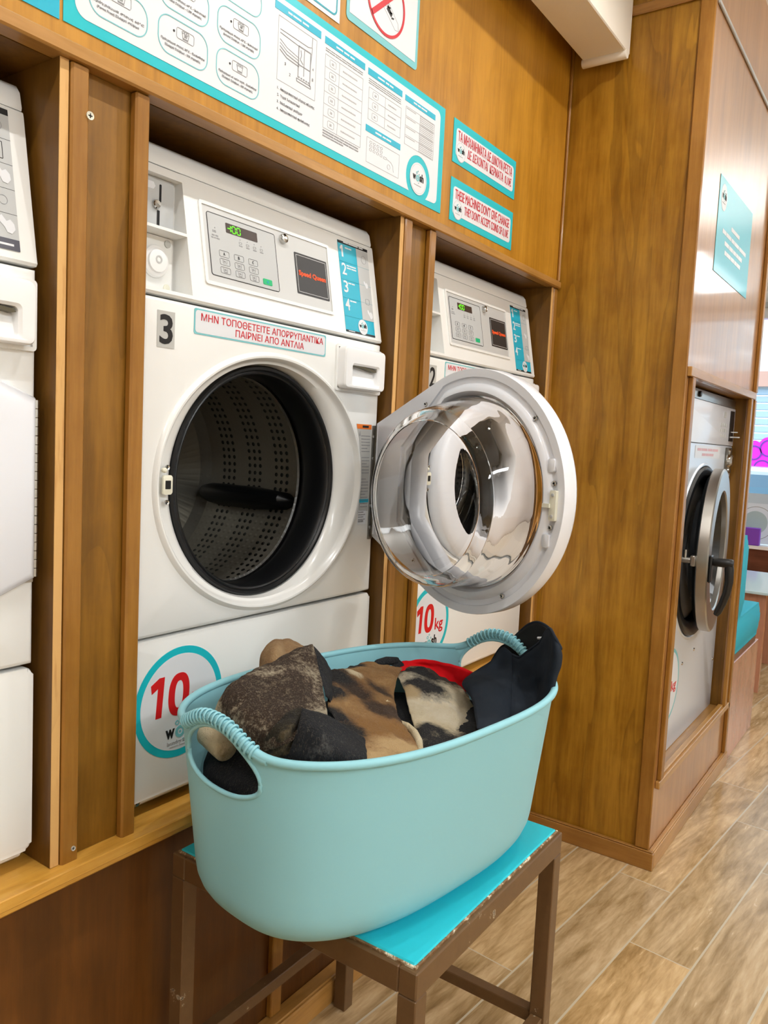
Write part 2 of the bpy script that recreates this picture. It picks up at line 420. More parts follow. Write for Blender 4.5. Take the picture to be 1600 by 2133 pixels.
F_BLACK = felt('felt_black', [(.3, S(22, 23, 26)), (.60, S(30, 32, 36)), (.72, S(96, 96, 94)), (.8, S(150, 146, 138))], 1.7, 8., .6)
F_OLIVE = felt('felt_olive_underside', [(.3, S(22, 20, 17)), (.5, S(48, 42, 30)), (.66, S(120, 104, 74))], 6.3, 11., .6)
F_ROLL = felt('felt_cream_roll', [(.3, S(176, 148, 104)), (.42, S(226, 206, 164)), (.7, S(240, 226, 194))], 2.2, 16., .6)
RED = mat('red_cloth', S(200, 14, 22), .85, spec=.15)
JACKET = mat('black_woven_cloth', S(38, 44, 52), .9, spec=.15); t_ = NT(JACKET); t_.bump(t_.noise(t_.coords(), 900, 2), .2, .001)
JLINING = mat('black_lining', S(9, 10, 11), .8)
TEALCUSH = mat('teal_upholstery', S(58, 172, 194), .75, spec=.2)

# ------------------------------------------------------------------ room shell
XR = 2.42; YF = -0.423            # return panel plane, face plane of the dryer unit
def struct_box(name, m, *a, bevel=0., parent=None):
    o = mb().box(*a, bevel=bevel).build(name, m, parent)
    if not parent: struct(o)
    return o
struct_box('floor', FLOOR, -2.6, 6.6, -4.1, 1.6, -.05, 0)
struct_box('ceiling', CEILM, -2.6, 6.6, -4.1, 1.6, CEIL, CEIL+.05)
struct_box('wall_opposite', WALLW, -2.6, 6.6, -4.15, -4.0, 0, CEIL)
struct_box('wall_behind', WALLW, -2.65, -2.5, -4.0, 1.6, 0, CEIL)
struct_box('wall_back', WALLW, -2.5, 6.6, 1.5, 1.6, 0, CEIL)
# window wall at the far end: posts, lintel, dark wooden breast
wl = mb().box(6.5, 6.6, -4.0, -3.2, 0, CEIL).box(6.5, 6.6, 1.2, 1.5, 0, CEIL).box(6.5, 6.6, -3.2, 1.2, 2.40, CEIL)
struct(wl.build('wall_window_side', WALLW))
struct_box('wall_window_breast', W_DARK, 6.46, 6.6, -3.2, 1.2, 0, .60)
wf = mb()
for y0, y1 in ((-3.2, -3.15), (-1.75, -1.70), (-.62, -.57), (1.15, 1.2)): wf.box(6.50, 6.56, y0, y1, .62, 2.40)
wf.box(6.5, 6.56, -3.2, 1.2, 2.36, 2.40).box(6.40, 6.60, -3.2, 1.2, .60, .625)
wf.box(6.49, 6.56, -3.2, 1.2, 2.315, 2.36)
win = struct(wf.build('window_1', PLASTIC))
mb().box(6.535, 6.541, -3.15, 1.15, .62, 2.38).build('glass_pane', PANE, win)
# transom bar high on the window
mb().box(6.47, 6.50, -3.2, 1.2, 2.395, 2.43).build('transom', GREYP, win)

# machine wall: upper fascia, skirt panel, sill, posts
struct_box('wall_upper_panel', W_FASC, -2.5, XR, 0, .02, 1.80, CEIL)
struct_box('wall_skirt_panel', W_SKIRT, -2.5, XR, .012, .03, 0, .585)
mm = mb().box(-2.5, 2.4185, -.014, .02, 1.7856, 1.8072, .003)
struct(mm.build('trim_1', W_TRIMX))
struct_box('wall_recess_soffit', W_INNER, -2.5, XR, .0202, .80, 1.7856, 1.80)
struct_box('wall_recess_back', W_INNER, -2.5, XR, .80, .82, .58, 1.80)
sl = mb().box(-2.5, 2.4185, -.026, .80, .585, .6115, .004)
sl.box(-2.5, 2.4185, -.030, -.026, .5965, .6145, .0015)
struct(sl.build('trim_2', W_SILL))
bb = mb().box(-2.5, 2.4185, -.0265, .0118, 0, .055, .003); bb.box(-2.5, 2.4185, -.021, .0118, .055, .060, .002)
struct(bb.build('baseboard_machine_side', W_TRIMX))
sb = mb()
for x in (1.174, -.02): sb.box(x, x+.033, -.002, .0118, .0602, .584, .002)
struct(sb.build('trim_3', W_TRIMZ))
def screw(parent, x, z, y, r=.006, m=None):
    M = frame((x, y, z), (1, 0, 0), (0, 0, 1), (0, -1, 0))
    o = mb(M).lathe([(0.0001, .0016), (r*.35, .0016), (r*.4, .0012), (r, .0022), (r*1.05, .0008), (r, 0)], 18).build('screw', m or CREAM, parent)
    mb(M).box(-r*.55, r*.55, -r*.13, r*.13, .0012, .0019).box(-r*.13, r*.13, -r*.55, r*.55, .0012, .0019).build('recess', DARKHOLE, o)
def post(n, dx, screws):
    p = mb().box(.680+dx, .8147+dx, .010, .026, .6125, 1.7850)
    o = struct(p.build('wall_post_panel' if n == 0 else 'wall_post_panel', W_POST))
    mb().box(.6795+dx, .7086+dx, -.006, .0098, .5975 if n == 0 else .613, 1.7853, .003).build('batten', W_TRIMZ, o)
    mb().box(.7880+dx, .8147+dx, -.006, .0098, .6, 1.7853, .003).build('batten', W_TRIMZ, o)
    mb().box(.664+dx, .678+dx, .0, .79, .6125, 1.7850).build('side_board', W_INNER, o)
    mb().box(.6642+dx, .6778+dx, -.0012, -.0002, .6125, 1.7850).build('raw_edge', W_EDGE, o)
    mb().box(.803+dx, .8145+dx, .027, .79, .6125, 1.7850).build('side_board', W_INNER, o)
    if screws:
        screw(o, .7085, 1.7195, -.0062, .0058); screw(o, .6990, .632, -.0062, .0036, TAGGREY)
    return o
post(0, 0, True); post(1, .85, False); post(2, -.85, False)
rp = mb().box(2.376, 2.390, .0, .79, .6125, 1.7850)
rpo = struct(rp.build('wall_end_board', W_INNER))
mb().box(2.3762, 2.3898, -.0012, -.0002, .6125, 1.7850).build('raw_edge', W_EDGE, rpo)
mb().box(2.3915, 2.4185, -.004, .012, .6125, 1.7853, .003).build('batten', W_TRIMZ, rpo)
struct(mb().box(2.4085, 2.4185, -.010, -.0005, 1.8075, CEIL-.001, .003).build('trim_4', W_TRIMZ))

# ------------------------------------------------------------------ return panel and dryer unit
XE = 3.46
rs = mb().box(XR, XR+.02, YF+.0125, 1.49, .0, CEIL)
struct(rs.build('wall_return_panel', W_SIDE))
tr = mb().box(XR-.0095, XR-.0003, YF-.001, -.3805, .0605, CEIL-.001, .003)
struct(tr.build('trim_5', W_TRIMZ))
struct(mb().box(XR-.0095, XR-.0003, -.3800, -.001, 2.5706, 2.600, .003).build('trim_6', W_TRIMY))
bb = mb().box(XR-.016, XR-.0003, YF-.017, -.0268, 0, .055, .002).box(XR-.013, XR-.0003, YF-.014, -.0268, .055, .060, .002)
struct(bb.build('baseboard_return', W_TRIMY))
fc = mb().box(XR+.0005, XE, YF, YF+.012, 1.5080, CEIL).box(XR+.0005, 2.500, YF, YF+.012, .0, 1.5080).box(3.395, XE, YF, YF+.012, 0, 1.508).box(2.50, 3.395, YF, YF+.012, 0, .262)
struct(fc.build('wall_dryer_face', W_FACE))
si = mb().box(2.486, 2.500, YF+.0125, .45, .262, 1.508).box(3.395, 3.409, YF+.0125, .45, .262, 1.508).box(2.5, 3.395, YF+.0125, .45, 1.508, 1.520)
struct(si.build('wall_dryer_recess', W_POST))
struct(mb().box(2.5, 3.395, YF+.0125, .45, .250, .262).build('trim_7', W_TRIMX))
struct(mb().box(XE-.02, XE, YF+.0125, 1.49, 0, CEIL).build('wall_unit_end', W_SIDE))
struct(mb().box(2.415, 3.442, YF-.014, YF-.0003, 1.5078, 1.536, .002).build('trim_8', W_TRIMX))
struct(mb().box(2.440, 2.472, YF-.014, YF-.0003, .276, 1.5075, .002).build('trim_9', W_TRIMZ))
struct(mb().box(3.352, 3.382, YF-.014, YF-.0003, .276, 1.5075, .002).build('trim_10', W_TRIMZ))
struct(mb().box(2.428, 3.446, YF-.014, YF-.0003, .252, .2755, .002).box(2.474, 3.350, YF-.006, YF+.012, .2757, .284, .002).build('trim_11', W_TRIMX))
struct(mb().box(3.428, 3.459, YF-.014, YF-.0003, 1.5365, CEIL-.001, .002).build('trim_12', W_TRIMZ))
struct(mb().box(3.428, 3.459, YF-.014, YF-.0003, .0605, 1.5073, .002).build('trim_13', W_TRIMZ))
struct(mb().box(XR+.001, 3.474, YF-.017, YF-.0003, 0, .055, .002).box(XR+.001, 3.474, YF-.014, YF-.0003, .055, .060, .002).build('baseboard_dryer', W_TRIMX))
struct(mb().box(2.43, 3.427, YF-.008, YF-.0003, 2.553, 2.563, .002).build('trim_14', GREYP))

# valance box over the machines, with a round rod under its end
vb = empty('valance_box', (.9, -.12, 2.46), 'white boxed valance hanging along the ceiling above the posters', 'valance')
mb().box(-2.4, 2.410, -.186, -.053, 2.4565, CEIL-.003, .003).build('box_body', BOXW, vb)
mb(frame((2.385, 0, 2.451), (1, 0, 0), (0, 0, 1), (0, -1, 0))).lathe([(.0125, .050), (.0135, .052), (.0135, .185), (.0125, .187)], 20, True, True).build('end_rod', BOXW, vb)
for i, x in enumerate(SPOTS):
    tl = ['leftmost', 'second', 'third', 'rightmost'][i]
    dl = empty('downlight', (x, -.74, CEIL-.008), '%s of the four small round ceiling spotlights above the washers' % tl, 'downlight', 'ceiling spotlights above the washers')
    mb(frame((x, -.74, CEIL-.001), (1, 0, 0), (0, 1, 0), (0, 0, 1))).ring(0, 0, .038, .052, -.008, -.0005).build('trim_ring', CHROME, dl)
PANELM = mat('lit_diffuser', S(240, 240, 240), .5, emit=(1, .98, .95), es=3.)
PANEL_DIM = mat('added_pendant_diffuser', S(240, 240, 240), .5, emit=(1, .98, .95), es=1.2)
for i, (x, y) in enumerate(PANELS):
    tl = ['first', 'second', 'third', 'added fourth'][i]; z = PZ[x]
    pl = empty('ceiling_light', (x, y, z-.02), '%s lit rectangular ceiling light counted from behind the camera' % tl, 'ceiling light', 'rectangular ceiling lights')
    if z == CEIL: mb().box(x-.62, x+.62, y-.17, y+.17, z-.019, z-.002).build('housing', PLASTIC, pl)
    else:  # added pendants, glowing upwards as well to lift the ceiling
        mb().box(x-.60, x+.60, y-.15, y+.15, z+.0005, z+.004).build('upper_fill_panel', PANELM, pl)
        mb().box(x-.62, x+.62, y-.17, y+.17, z-.019, z).build('housing', PLASTIC, pl)
        for dx in (-.5, .5): mb().box(x+dx-.003, x+dx+.003, y-.003, y+.003, z+.0045, CEIL-.0005).build('hanger', CHROME, pl)
        lamp('ceiling_fill_lamp', 'AREA', (x, y, z+.012), 17, (1.0, 0.98, 0.95), (PI, 0, 0), shape='RECTANGLE', size=1.2, size_y=.3)  # unseen fill thrown up at the ceiling that the dryer face reflects
    mb().box(x-.60, x+.60, y-.15, y+.15, z-.022, z-.0195).build('diffuser', PANELM if z == CEIL else PANEL_DIM, pl)
def sup(th, n=2.677):
    c, s = math.cos(th), math.sin(th)
    return math.copysign(abs(c)**(2/n), c), math.copysign(abs(s)**(2/n), s)

# ------------------------------------------------------------------ posters and notices on the upper panel
def bars(b, u0, u1, v, h, n, seed, w0, w1, gap=.25):
    """a line of small print too fine to read: a row of short dashes"""
    r = random.Random(seed); tot = [r.uniform(.5, 1.5) for _ in range(n)]; k = (u1-u0)/sum(tot); u = u0
    for t in tot:
        b.prism([(u, v), (u+t*k*(1-gap), v), (u+t*k*(1-gap), v+h), (u, v+h)], w0, w1); u += t*k
def washlogo(parent, M, cu, cv, wd, w, name='logo'):
    """the shop's mark: w, a bubbling ring in place of the a, sh"""
    h = wd*.24
    o = text(parent, name, 'w', M, cu-wd*.50, cu-wd*.22, cv-h*.5, cv+h*.5, INK, w, .03)
    text(parent, name, 'sh', M, cu+wd*.13, cu+wd*.5, cv-h*.5, cv+h*1.15, INK, w, .03)
    b = mb(M); c0 = cu-wd*.045
    b.ring(c0, cv, wd*.075, wd*.155, w-.0003, w+.0003, 28).disc(c0, cv, wd*.032, w-.0003, w+.0003, 14)
    b.ring(c0-wd*.10, cv+wd*.24, wd*.035, wd*.062, w-.0003, w+.0003, 20).ring(c0+wd*.01, cv+wd*.33, wd*.022, wd*.036, w-.0003, w+.0003, 16)
    b.ring(c0+wd*.12, cv+wd*.20, wd*.022, wd*.04, w-.0003, w+.0003, 16).ring(c0+wd*.10, cv-wd*.22, wd*.014, wd*.024, w-.0003, w+.0003, 14)
    b.build(name+'_bubbles', TEAL_L, parent)
    b = mb(M); bars(b, cu-wd*.36, cu+wd*.34, cv-wd*.36, wd*.035, 2, 3, w-.0003, w+.0003, .12); b.build(name+'_line', FAINT, parent)
M0 = wallframe(-.0004)
L1, L2, L3, L4 = .0010, .0016, .0022, .0028
def poster_main():
    p = empty('instruction_poster', (1.18, 0, 1.93), 'long teal-bordered washing instruction poster with programme ovals and tables', 'poster')
    mb(M0).prism([(.668, 1.8330), (1.6808, 1.8330), (1.6808, 2.0770), (.668, 2.0770)], 0, L1).build('teal_backing', TEAL, p)
    # white field with a round bite for the logo at bottom right
    pts = []
    def arc(cx, cy, r, a0, a1, n=8): pts.extend((cx+r*math.cos(math.radians(a0+(a1-a0)*i/n)), cy+r*math.sin(math.radians(a0+(a1-a0)*i/n))) for i in range(n+1))
    arc(1.645, 2.047, .0145, 0, 90); arc(.7045, 2.043, .019, 90, 180); arc(.7045, 1.868, .0190, 180, 270)
    lc = (1.5752, 1.8835)
    arc(lc[0], lc[1], .0510, 224, -46, 26)
    arc(1.645, 1.8625, .0145, 270, 360)
    mb(M0).prism(pts, L1, L2).build('white_field', PAPER, p)
    mb(M0).disc(lc[0], lc[1], .0355, L2, L3, 44).build('logo_disc', PAPER, p)
    mb(M0).ring(lc[0], lc[1], .0318, .0324, L3, L3+.0002, 44).build('logo_rim', FAINT, p)
    washlogo(p, M0, lc[0]-.001, lc[1]+.001, .046, L3+.0004)
    # programme ovals with their key drawings
    ov = [(.7060, .8085, 1.8630, .052), (.8275, .9292, 1.8625, .0585), (.8275, .9292, 1.9305, .0585), (.9475, 1.0495, 1.8612, .0590), (.9475, 1.0495, 1.9290, .0590), (.9475, 1.0495, 1.9990, .0500), (.7060, .8085, 1.9300, .062), (.7060, .8085, 2.0000, .050), (.8275, .9292, 2.0000, .050)]
    txt = [('Πρόγραμμα στους 60°C', '(Perma Press) Ελαφρύ στύψιμο'), ('Πρόγραμμα στους 30°C - Ευαίσθητα', 'Ελαφρύ Στύψιμο - 500 στροφές'), ('Πρόγραμμα στους 60°C - Κανονικό', 'Δυνατό Στύψιμο - 1.200 στροφές'),
           ('Πρόγραμμα με κρύο νερό - Ευαίσθητα', 'Ελαφρύ Στύψιμο - 500 στροφές'), ('Πρόγραμμα στους 40°C - Κανονικό', 'Δυνατό Στύψιμο - 1.200 στροφές')]
    num = ['60', '30', '60', '', '40']
    for i, (u0, u1, v0, h) in enumerate(ov):
        o = mb(M0).rframe(u0, u1, v0, v0+h, .022, .0016, L2, L3, 8).build('programme_oval', TEAL_L, p)
        if i < 5:
            text(o, 'caption', txt[i][0], M0, u0+.006, u1-.007, v0+.0175, v0+.0220, GREYINK, L3)
            text(o, 'caption', txt[i][1], M0, u0+.014, u1-.016, v0+.0105, v0+.0150, GREYINK, L3)
        k = mb(M0); a = u0+.036; c = v0+.0315
        k.rframe(a, a+.036, c, c+.0165, .0035, .0006, L2, L3, 4)
        q = [(a+.011, c+.0135), (a+.0130, c+.004), (a+.0235, c+.004), (a+.0255, c+.0135)]
        for s, e in zip(q, q[1:]): k.prism([(s[0]-.0003, s[1]), (s[0]+.0003, s[1]), (e[0]+.0003, e[1]), (e[0]-.0003, e[1])] if abs(s[1]-e[1]) > .001 else [(s[0], s[1]-.0003), (e[0], e[1]-.0003), (e[0], e[1]+.0003), (s[0], s[1]+.0003)], L2, L3)
        for j in range(3): k.ring(a+.0135+.0045*j, c+.0130, .0017, .0022, L2, L3, 12)
        k.prism([(a+.0125, c+.0022), (a+.0240, c+.0022), (a+.0240, c+.0028), (a+.0125, c+.0028)], L2, L3)
        k.build('key_drawing', GREYINK, o)
        mb(M0).disc(a-.005, c+.0078, .0019, L2, L3, 14).build('dot', INK, o)
        if i < 5 and num[i]: text(o, 'degrees', num[i], M0, a+.0155, a+.0212, c+.0060, c+.0105, GREYINK, L3)
    # column headings
    for u0, u1, v0, v1 in ((1.0832, 1.2118, 2.0388, 2.0525), (1.2244, 1.3548, 2.0373, 2.0505), (1.3664, 1.4945, 2.0352, 2.0485), (1.5068, 1.6358, 2.0346, 2.0468), (1.3660, 1.4965, 1.9222, 1.9352)):
        o = mb(M0).prism([(u0, v0), (u1, v0), (u1, v1), (u0, v1)], L2, L3).build('heading_bar', TEAL_B, p)
        b = mb(M0); bars(b, u0+.034, u1-.034, v0+.0048, .0034, 3, int(u0*999), L3, L3+.0003, .14); b.build('heading_print', PAPER, o)
    # dispenser drawing and its list
    d = mb(M0).rframe(1.0934, 1.2006, 1.9200, 2.0310, .0006, .0006, L2, L3, 2)
    d.build('drawing_border', FAINT, p)
    d = mb(M0)
    def stroke(pts, t=.0005):
        for (a, b_), (c, e) in zip(pts, pts[1:]):
            L = math.hypot(c-a, e-b_) or 1; nx, ny = -(e-b_)/L*t, (c-a)/L*t
            d.prism([(a-nx, b_-ny), (c-nx, e-ny), (c+nx, e+ny), (a+nx, b_+ny)], L2, L3)
    stroke([(1.099, 2.009), (1.176, 2.009), (1.187, 2.012), (1.188, 2.031)]); stroke([(1.099, 2.003), (1.150, 2.000)])
    for q in range(4): stroke([(1.099, 1.992-.006*q), (1.118, 1.984-.006*q), (1.152, 1.979-.005*q)], .0003 if q < 2 else .0008)
    stroke([(1.150, 2.0005), (1.150, 1.945)], .0009); stroke([(1.184, 2.0005), (1.184, 1.940)], .0009); stroke([(1.150, 2.0005), (1.184, 2.0005)], .001)
    stroke([(1.166, 1.998), (1.166, 1.952)], .0006); stroke([(1.150, 1.968), (1.184, 1.968)], .0008); stroke([(1.156, 1.995), (1.158, 1.986), (1.155, 1.978), (1.163, 1.972)], .0006)
    stroke([(1.146, 1.942), (1.186, 1.942), (1.187, 1.937), (1.147, 1.937), (1.146, 1.942)], .0007)
    for q in range(5): stroke([(1.151+.007*q, 1.946), (1.155+.007*q, 1.946)], .0011)
    stroke([(1.188, 2.012), (1.186, 1.99), (1.184, 1.975)], .0004)
    d.build('dispenser_drawing', GREYINK, p)
    for q, (s, wd) in enumerate((('1.  Απορρυπαντικό κύριας πλύσης', .104), ('2.  Υγρό λευκαντικό', .062), ('3.  Μαλακτικό ρούχων', .070), ('4.  Απορρυπαντικό πρόπλυσης', .092))):
        text(p, 'list_line', s, M0, 1.0958, 1.0958+wd, 1.9030-.0118*q, 1.9090-.0118*q, GREYINK, L3)
    for q, (u, v) in enumerate(((1.113, 1.952), (1.126, 1.938), (1.190, 1.953), (1.190, 1.972))):
        text(p, 'callout_number', str((3, 2, 1, 4)[q]), M0, u, u+.003, v, v+.005, GREYINK, L3)
    # tables
    def table(u0, u1, v0, v1, us, n, keys, seed):
        t = mb(M0).rframe(u0, u1, v0, v1, .0004, .0004, L2, L3, 1)
        for u in us: t.prism([(u-.0002, v0), (u+.0002, v0), (u+.0002, v1), (u-.0002, v1)], L2, L3)
        for i in range(1, n):
            v = v0+(v1-v0)*i/n; t.prism([(u0, v-.0002), (u1, v-.0002), (u1, v+.0002), (u0, v+.0002)], L2, L3)
        for i in range(n):
            v = v0+(v1-v0)*(i+.5)/n
            if keys:
                t.rframe(u0+.014, u0+.034, v-.0065, v+.0065, .003, .0004, L2, L3, 3); bars(t, u0+.021, u0+.028, v-.002, .004, 2, seed+i, L2, L3)
                bars(t, us[0]+.012, u1-.018, v-.001, .0022, 4, seed+9+i, L2, L3, .12)
            else:
                bars(t, u0+.004, us[0]-.016, v+.006, .0016, 2, seed+i, L2, L3, .1)
                for j in range(5): bars(t, us[0]+.002, u1-.003, v+.0076-.0040*j, .0013, 7, seed+20+i*7+j, L2, L3, .1)
        t.build('table', FAINT, p)
    table(1.2270, 1.3498, 1.8812, 2.0188, (1.2714,), 6, True, 40)
    table(1.3716, 1.4933, 1.9474, 2.0120, (1.4319,), 3, True, 60)
    table(1.5114, 1.6340, 1.9425, 2.0240, (1.5710,), 4, False, 80)
    b = mb(M0)
    for j in range(3): bars(b, 1.2275, 1.345-.05*(j == 2), 1.8755-.0050*j, .0023, 8-3*(j == 2), 90+j, L2, L3, .12)
    b.build('fine_print', GREYINK, p); b = mb(M0)
    for j in range(2): bars(b, 1.2275, 1.349, 2.0290-.0042*j, .0014, 9, 95+j, L2, L3, .12)
    b.build('fine_print', GREYINK, p); b = mb(M0)
    for j in range(3): bars(b, 1.3700, 1.492, 2.0275-.0042*j, .0012, 9, 98+j, L2, L3, .12)
    b.build('fine_print', GREYINK, p)
    b = mb(M0).rframe(1.3713, 1.4945, 1.8612, 1.9118, .0004, .0004, L2, L3, 1)
    for i in range(4):
        for j in range(3): b.rframe(1.382+.013*i, 1.390+.013*i, 1.9015-.0075*j, 1.9065-.0075*j, .001, .0005, L2, L3, 2)
    b.rframe(1.434, 1.446, 1.8860, 1.8905, .001, .0005, L2, L3, 2)
    d = b; stroke([(1.448, 1.888), (1.462, 1.886), (1.471, 1.880), (1.474, 1.868)], .0003); b.ring(1.455, 1.874, .005, .0055, L2, L3, 16)
    b.build('keypad_drawing', FAINT, p)
    return p
poster_main()
np_ = empty('blue_poster', (.5, 0, 1.93), 'plain blue-teal poster whose corner shows at the top left of the photo', 'poster')
mb(M0).prism([(-.35, 1.8320), (.6622, 1.8320), (.6622, 2.0770), (-.35, 2.0770)], 0, L1).build('backing', TEAL_B, np_)
def notice_plain():
    p = empty('white_notice', (1.10, 0, 2.2), 'white notice with a rounded teal outline, left of the no-shoes sign', 'sign')
    mb(M0).prism([(.94, 2.0903), (1.2665, 2.0903), (1.2665, 2.39), (.94, 2.39)], 0, L1).build('sheet', PAPER, p)
    mb(M0).rframe(.948, 1.2580, 2.0985, 2.382, .014, .0035, L1, L2).build('outline', TEAL_D, p)
notice_plain()
def shoe_sign():
    p = empty('no_shoes_sign', (1.42, 0, 2.25), 'teal-bordered sign with trainers crossed out in a red ring', 'sign')
    mb(M0).rr(1.2870, 1.5478, 2.1118, 2.39, .010, 0, L1).build('teal_border', TEAL_L, p)
    mb(M0).rr(1.2963, 1.5378, 2.1268, 2.381, .0012, L1, L2).build('white_field', PAPER, p)
    c = (1.4190, 2.2030)
    mb(M0).ring(c[0], c[1], .0640, .0700, L3, L4, 64).build('red_ring', REDINK, p)
    a = math.radians(41); ca, sa = math.cos(a), math.sin(a)
    f = lambda x, y: (c[0]+x*ca-y*sa, c[1]+x*sa+y*ca)
    mb(M0).prism([f(-.0665, -.0055), f(.0665, -.0055), f(.0665, .0055), f(-.0665, .0055)], L3, L4).build('red_bar', REDINK, p)
    def shoe(dx, dy, s):
        q = lambda u, v: (c[0]+dx+s*u, c[1]+dy+s*v)
        out = [q(u, v) for u, v in ((-.030, .034), (-.006, .034), (.004, .010), (.026, -.006), (.040, -.016), (.043, -.030), (.030, -.033), (.004, -.016), (-.020, -.002), (-.032, .006))]
        b = mb(M0)
        for i in range(len(out)):
            (x0, y0), (x1, y1) = out[i], out[(i+1) % len(out)]; L = math.hypot(x1-x0, y1-y0); nx, ny = -(y1-y0)/L*.0004, (x1-x0)/L*.0004
            b.prism([(x0-nx, y0-ny), (x1-nx, y1-ny), (x1+nx, y1+ny), (x0+nx, y0+ny)], L2, L2+.0003)
        o = b.build('shoe_outline', GREYINK, p)
        b = mb(M0)
        for k in range(6): b.prism([q(-.022+.0075*k, .030-.0085*k), q(-.010+.007*k, .028-.0078*k), q(-.012+.007*k, .024-.0078*k), q(-.023+.0075*k, .026-.0085*k)], L2, L2+.0003)
        b.prism([q(.000, .006), q(.018, -.006), q(.014, -.014), q(-.004, -.004)], L2, L2+.0003)
        b.build('shoe_laces', INK, p)
    shoe(.006, -.010, 1.0); shoe(-.030, .020, .9)
shoe_sign()
def change_notice(v0, v1, lines, label):
    p = empty('change_notice', (1.90, 0, (v0+v1)/2), label, 'sign')
    u0, u1 = 1.7246, 2.0725; h = v1-v0
    mb(M0).prism([(u0, v0), (u1, v0), (u1, v1), (u0, v1)], 0, L1).build('teal_border', TEAL, p)
    mb(M0).rr(u0+.013, u1-.013, v0+.017, v1-.019, .010, L1, L2).build('white_field', PAPER, p)
    mb(M0).disc(u0+.038, v0+.031, .0235, L1, L3, 36).build('logo_disc', PAPER, p)
    mb(M0).ring(u0+.038, v0+.031, .0218, .0224, L3, L3+.0002, 36).build('logo_rim', FAINT, p)
    washlogo(p, M0, u0+.038, v0+.033, .034, L3+.0004)
    text(p, 'lettering', lines[0], M0, u0+.022, u1-.024, v0+h*.535, v0+h*.535+.0245, REDINK, L3, .0)
    text(p, 'lettering', lines[1], M0, u0+.072, u1-.026, v0+h*.235, v0+h*.235+.0255, REDINK, L3, .0)
change_notice(1.9705, 2.0740, ('ΤΑ ΜΗΧΑΝΗΜΑΤΑ ΔΕ ΔΙΝΟΥΝ ΡΕΣΤΑ', 'ΔΕ ΔΕΧΟΝΤΑΙ  ΚΕΡΜΑΤΑ  0,10€'), 'upper teal-bordered notice in red Greek capitals about change')
change_notice(1.8310, 1.9345, ("THESE MACHINES DON'T GIVE CHANGE", "THEY DON'T ACCEPT COINS OF 0,10€"), 'lower teal-bordered notice in red English capitals about change')
def face_poster():
    MF = frame((0, YF-.0006, 0), (1, 0, 0), (0, 0, 1), (0, -1, 0))
    p = empty('turquoise_poster', (2.885, YF, 2.0), 'plain turquoise poster with a white logo disc above the dryer', 'poster')
    mb(MF).prism([(2.6246, 1.853), (3.1400, 1.853), (3.1360, 2.1530), (2.6246, 2.1440)], 0, L1).build('sheet', mat('glossy_turquoise_sheet', S(84, 188, 206), .42, coat=.25), p)
    mb(MF).disc(2.686, 2.088, .040, L1, L2, 40).build('logo_disc', PAPER, p)
    washlogo(p, MF, 2.686, 2.09, .056, L2+.0004)
    b = mb(MF)
    for q, (a, c, v) in enumerate(((2.82, 2.96, 2.017), (2.70, 3.08, 1.985), (2.74, 3.02, 1.955), (2.75, 3.00, 1.927))): bars(b, a, c, v, .013, 5 if q else 1, 200+q, L1, L2, .08)
    b.build('white_lines', PAPER, p)
face_poster()

# ------------------------------------------------------------------ coin washers
YC = .027
SL = .04/.2197                              # slope of the console
_cs = math.cos(math.atan(SL)); _sn = math.sin(math.atan(SL))
KV = 1/_cs
def CF(w=0.): return frame((0, YC-w*_cs, 1.4992+w*_sn), (1, 0, 0), (0, _sn, _cs), (0, -_cs, _sn))
MC = CF()
def cv(z): return (z-1.4992)*KV             # height -> distance up the console
X1 = 1.5013; X0 = X1-.683; XC = 1.1470; ZC = 1.1850
def front_panel(root):
    """lower body front: rectangle with a dished oval surround and round porthole"""
    b = mb(); z0, z1, x0, x1 = .9245, 1.4955, X0, X1
    n = 120; angs = [2*PI*i/n for i in range(n)]
    for cx, cz in ((x0, z0), (x1, z0), (x0, z1), (x1, z1)): angs.append(math.atan2(cz-ZC, cx-XC) % (2*PI))
    angs = sorted(angs)
    def rect(a, ins):
        c, s = math.cos(a), math.sin(a); t = 1e9
        if c > 1e-9: t = min(t, (x1-ins-XC)/c)
        if c < -1e-9: t = min(t, (x0+ins-XC)/c)
        if s > 1e-9: t = min(t, (z1-ins-ZC)/s)
        if s < -1e-9: t = min(t, (z0+ins-ZC)/s)
        return XC+t*c, ZC+t*s
    def el(a, A, B, dx=0.): 
        r = 1/math.sqrt((math.cos(a)/A)**2+(math.sin(a)/B)**2); return XC+dx+r*math.cos(a), ZC+r*math.sin(a)
    rows = []
    for ins, y in ((0, .070), (0, .036), (.0012, .0315), (.0035, .0285), (.0075, YC)): rows.append([(*rect(a, ins), y) for a in angs])
    for A, B, y in ((.292, .2520, YC), (.2895, .2480, .0225), (.286, .2445, .0200), (.2825, .2410, .0205), (.279, .2380, .0245), (.276, .2355, .0310), (.268, .2330, .0345), (.256, .2300, .0360), (.240, .2285, .046), (.2305, .2275, .058), (.2285, .2270, .064)):
        rows.append([(*el(a, A, B, .004 if A > .25 else .002), y) for a in angs])
    b.loops([[(x, y, z) for x, z, y in r] for r in rows])
    return b.build('front_panel', ENAMEL, root, 40)
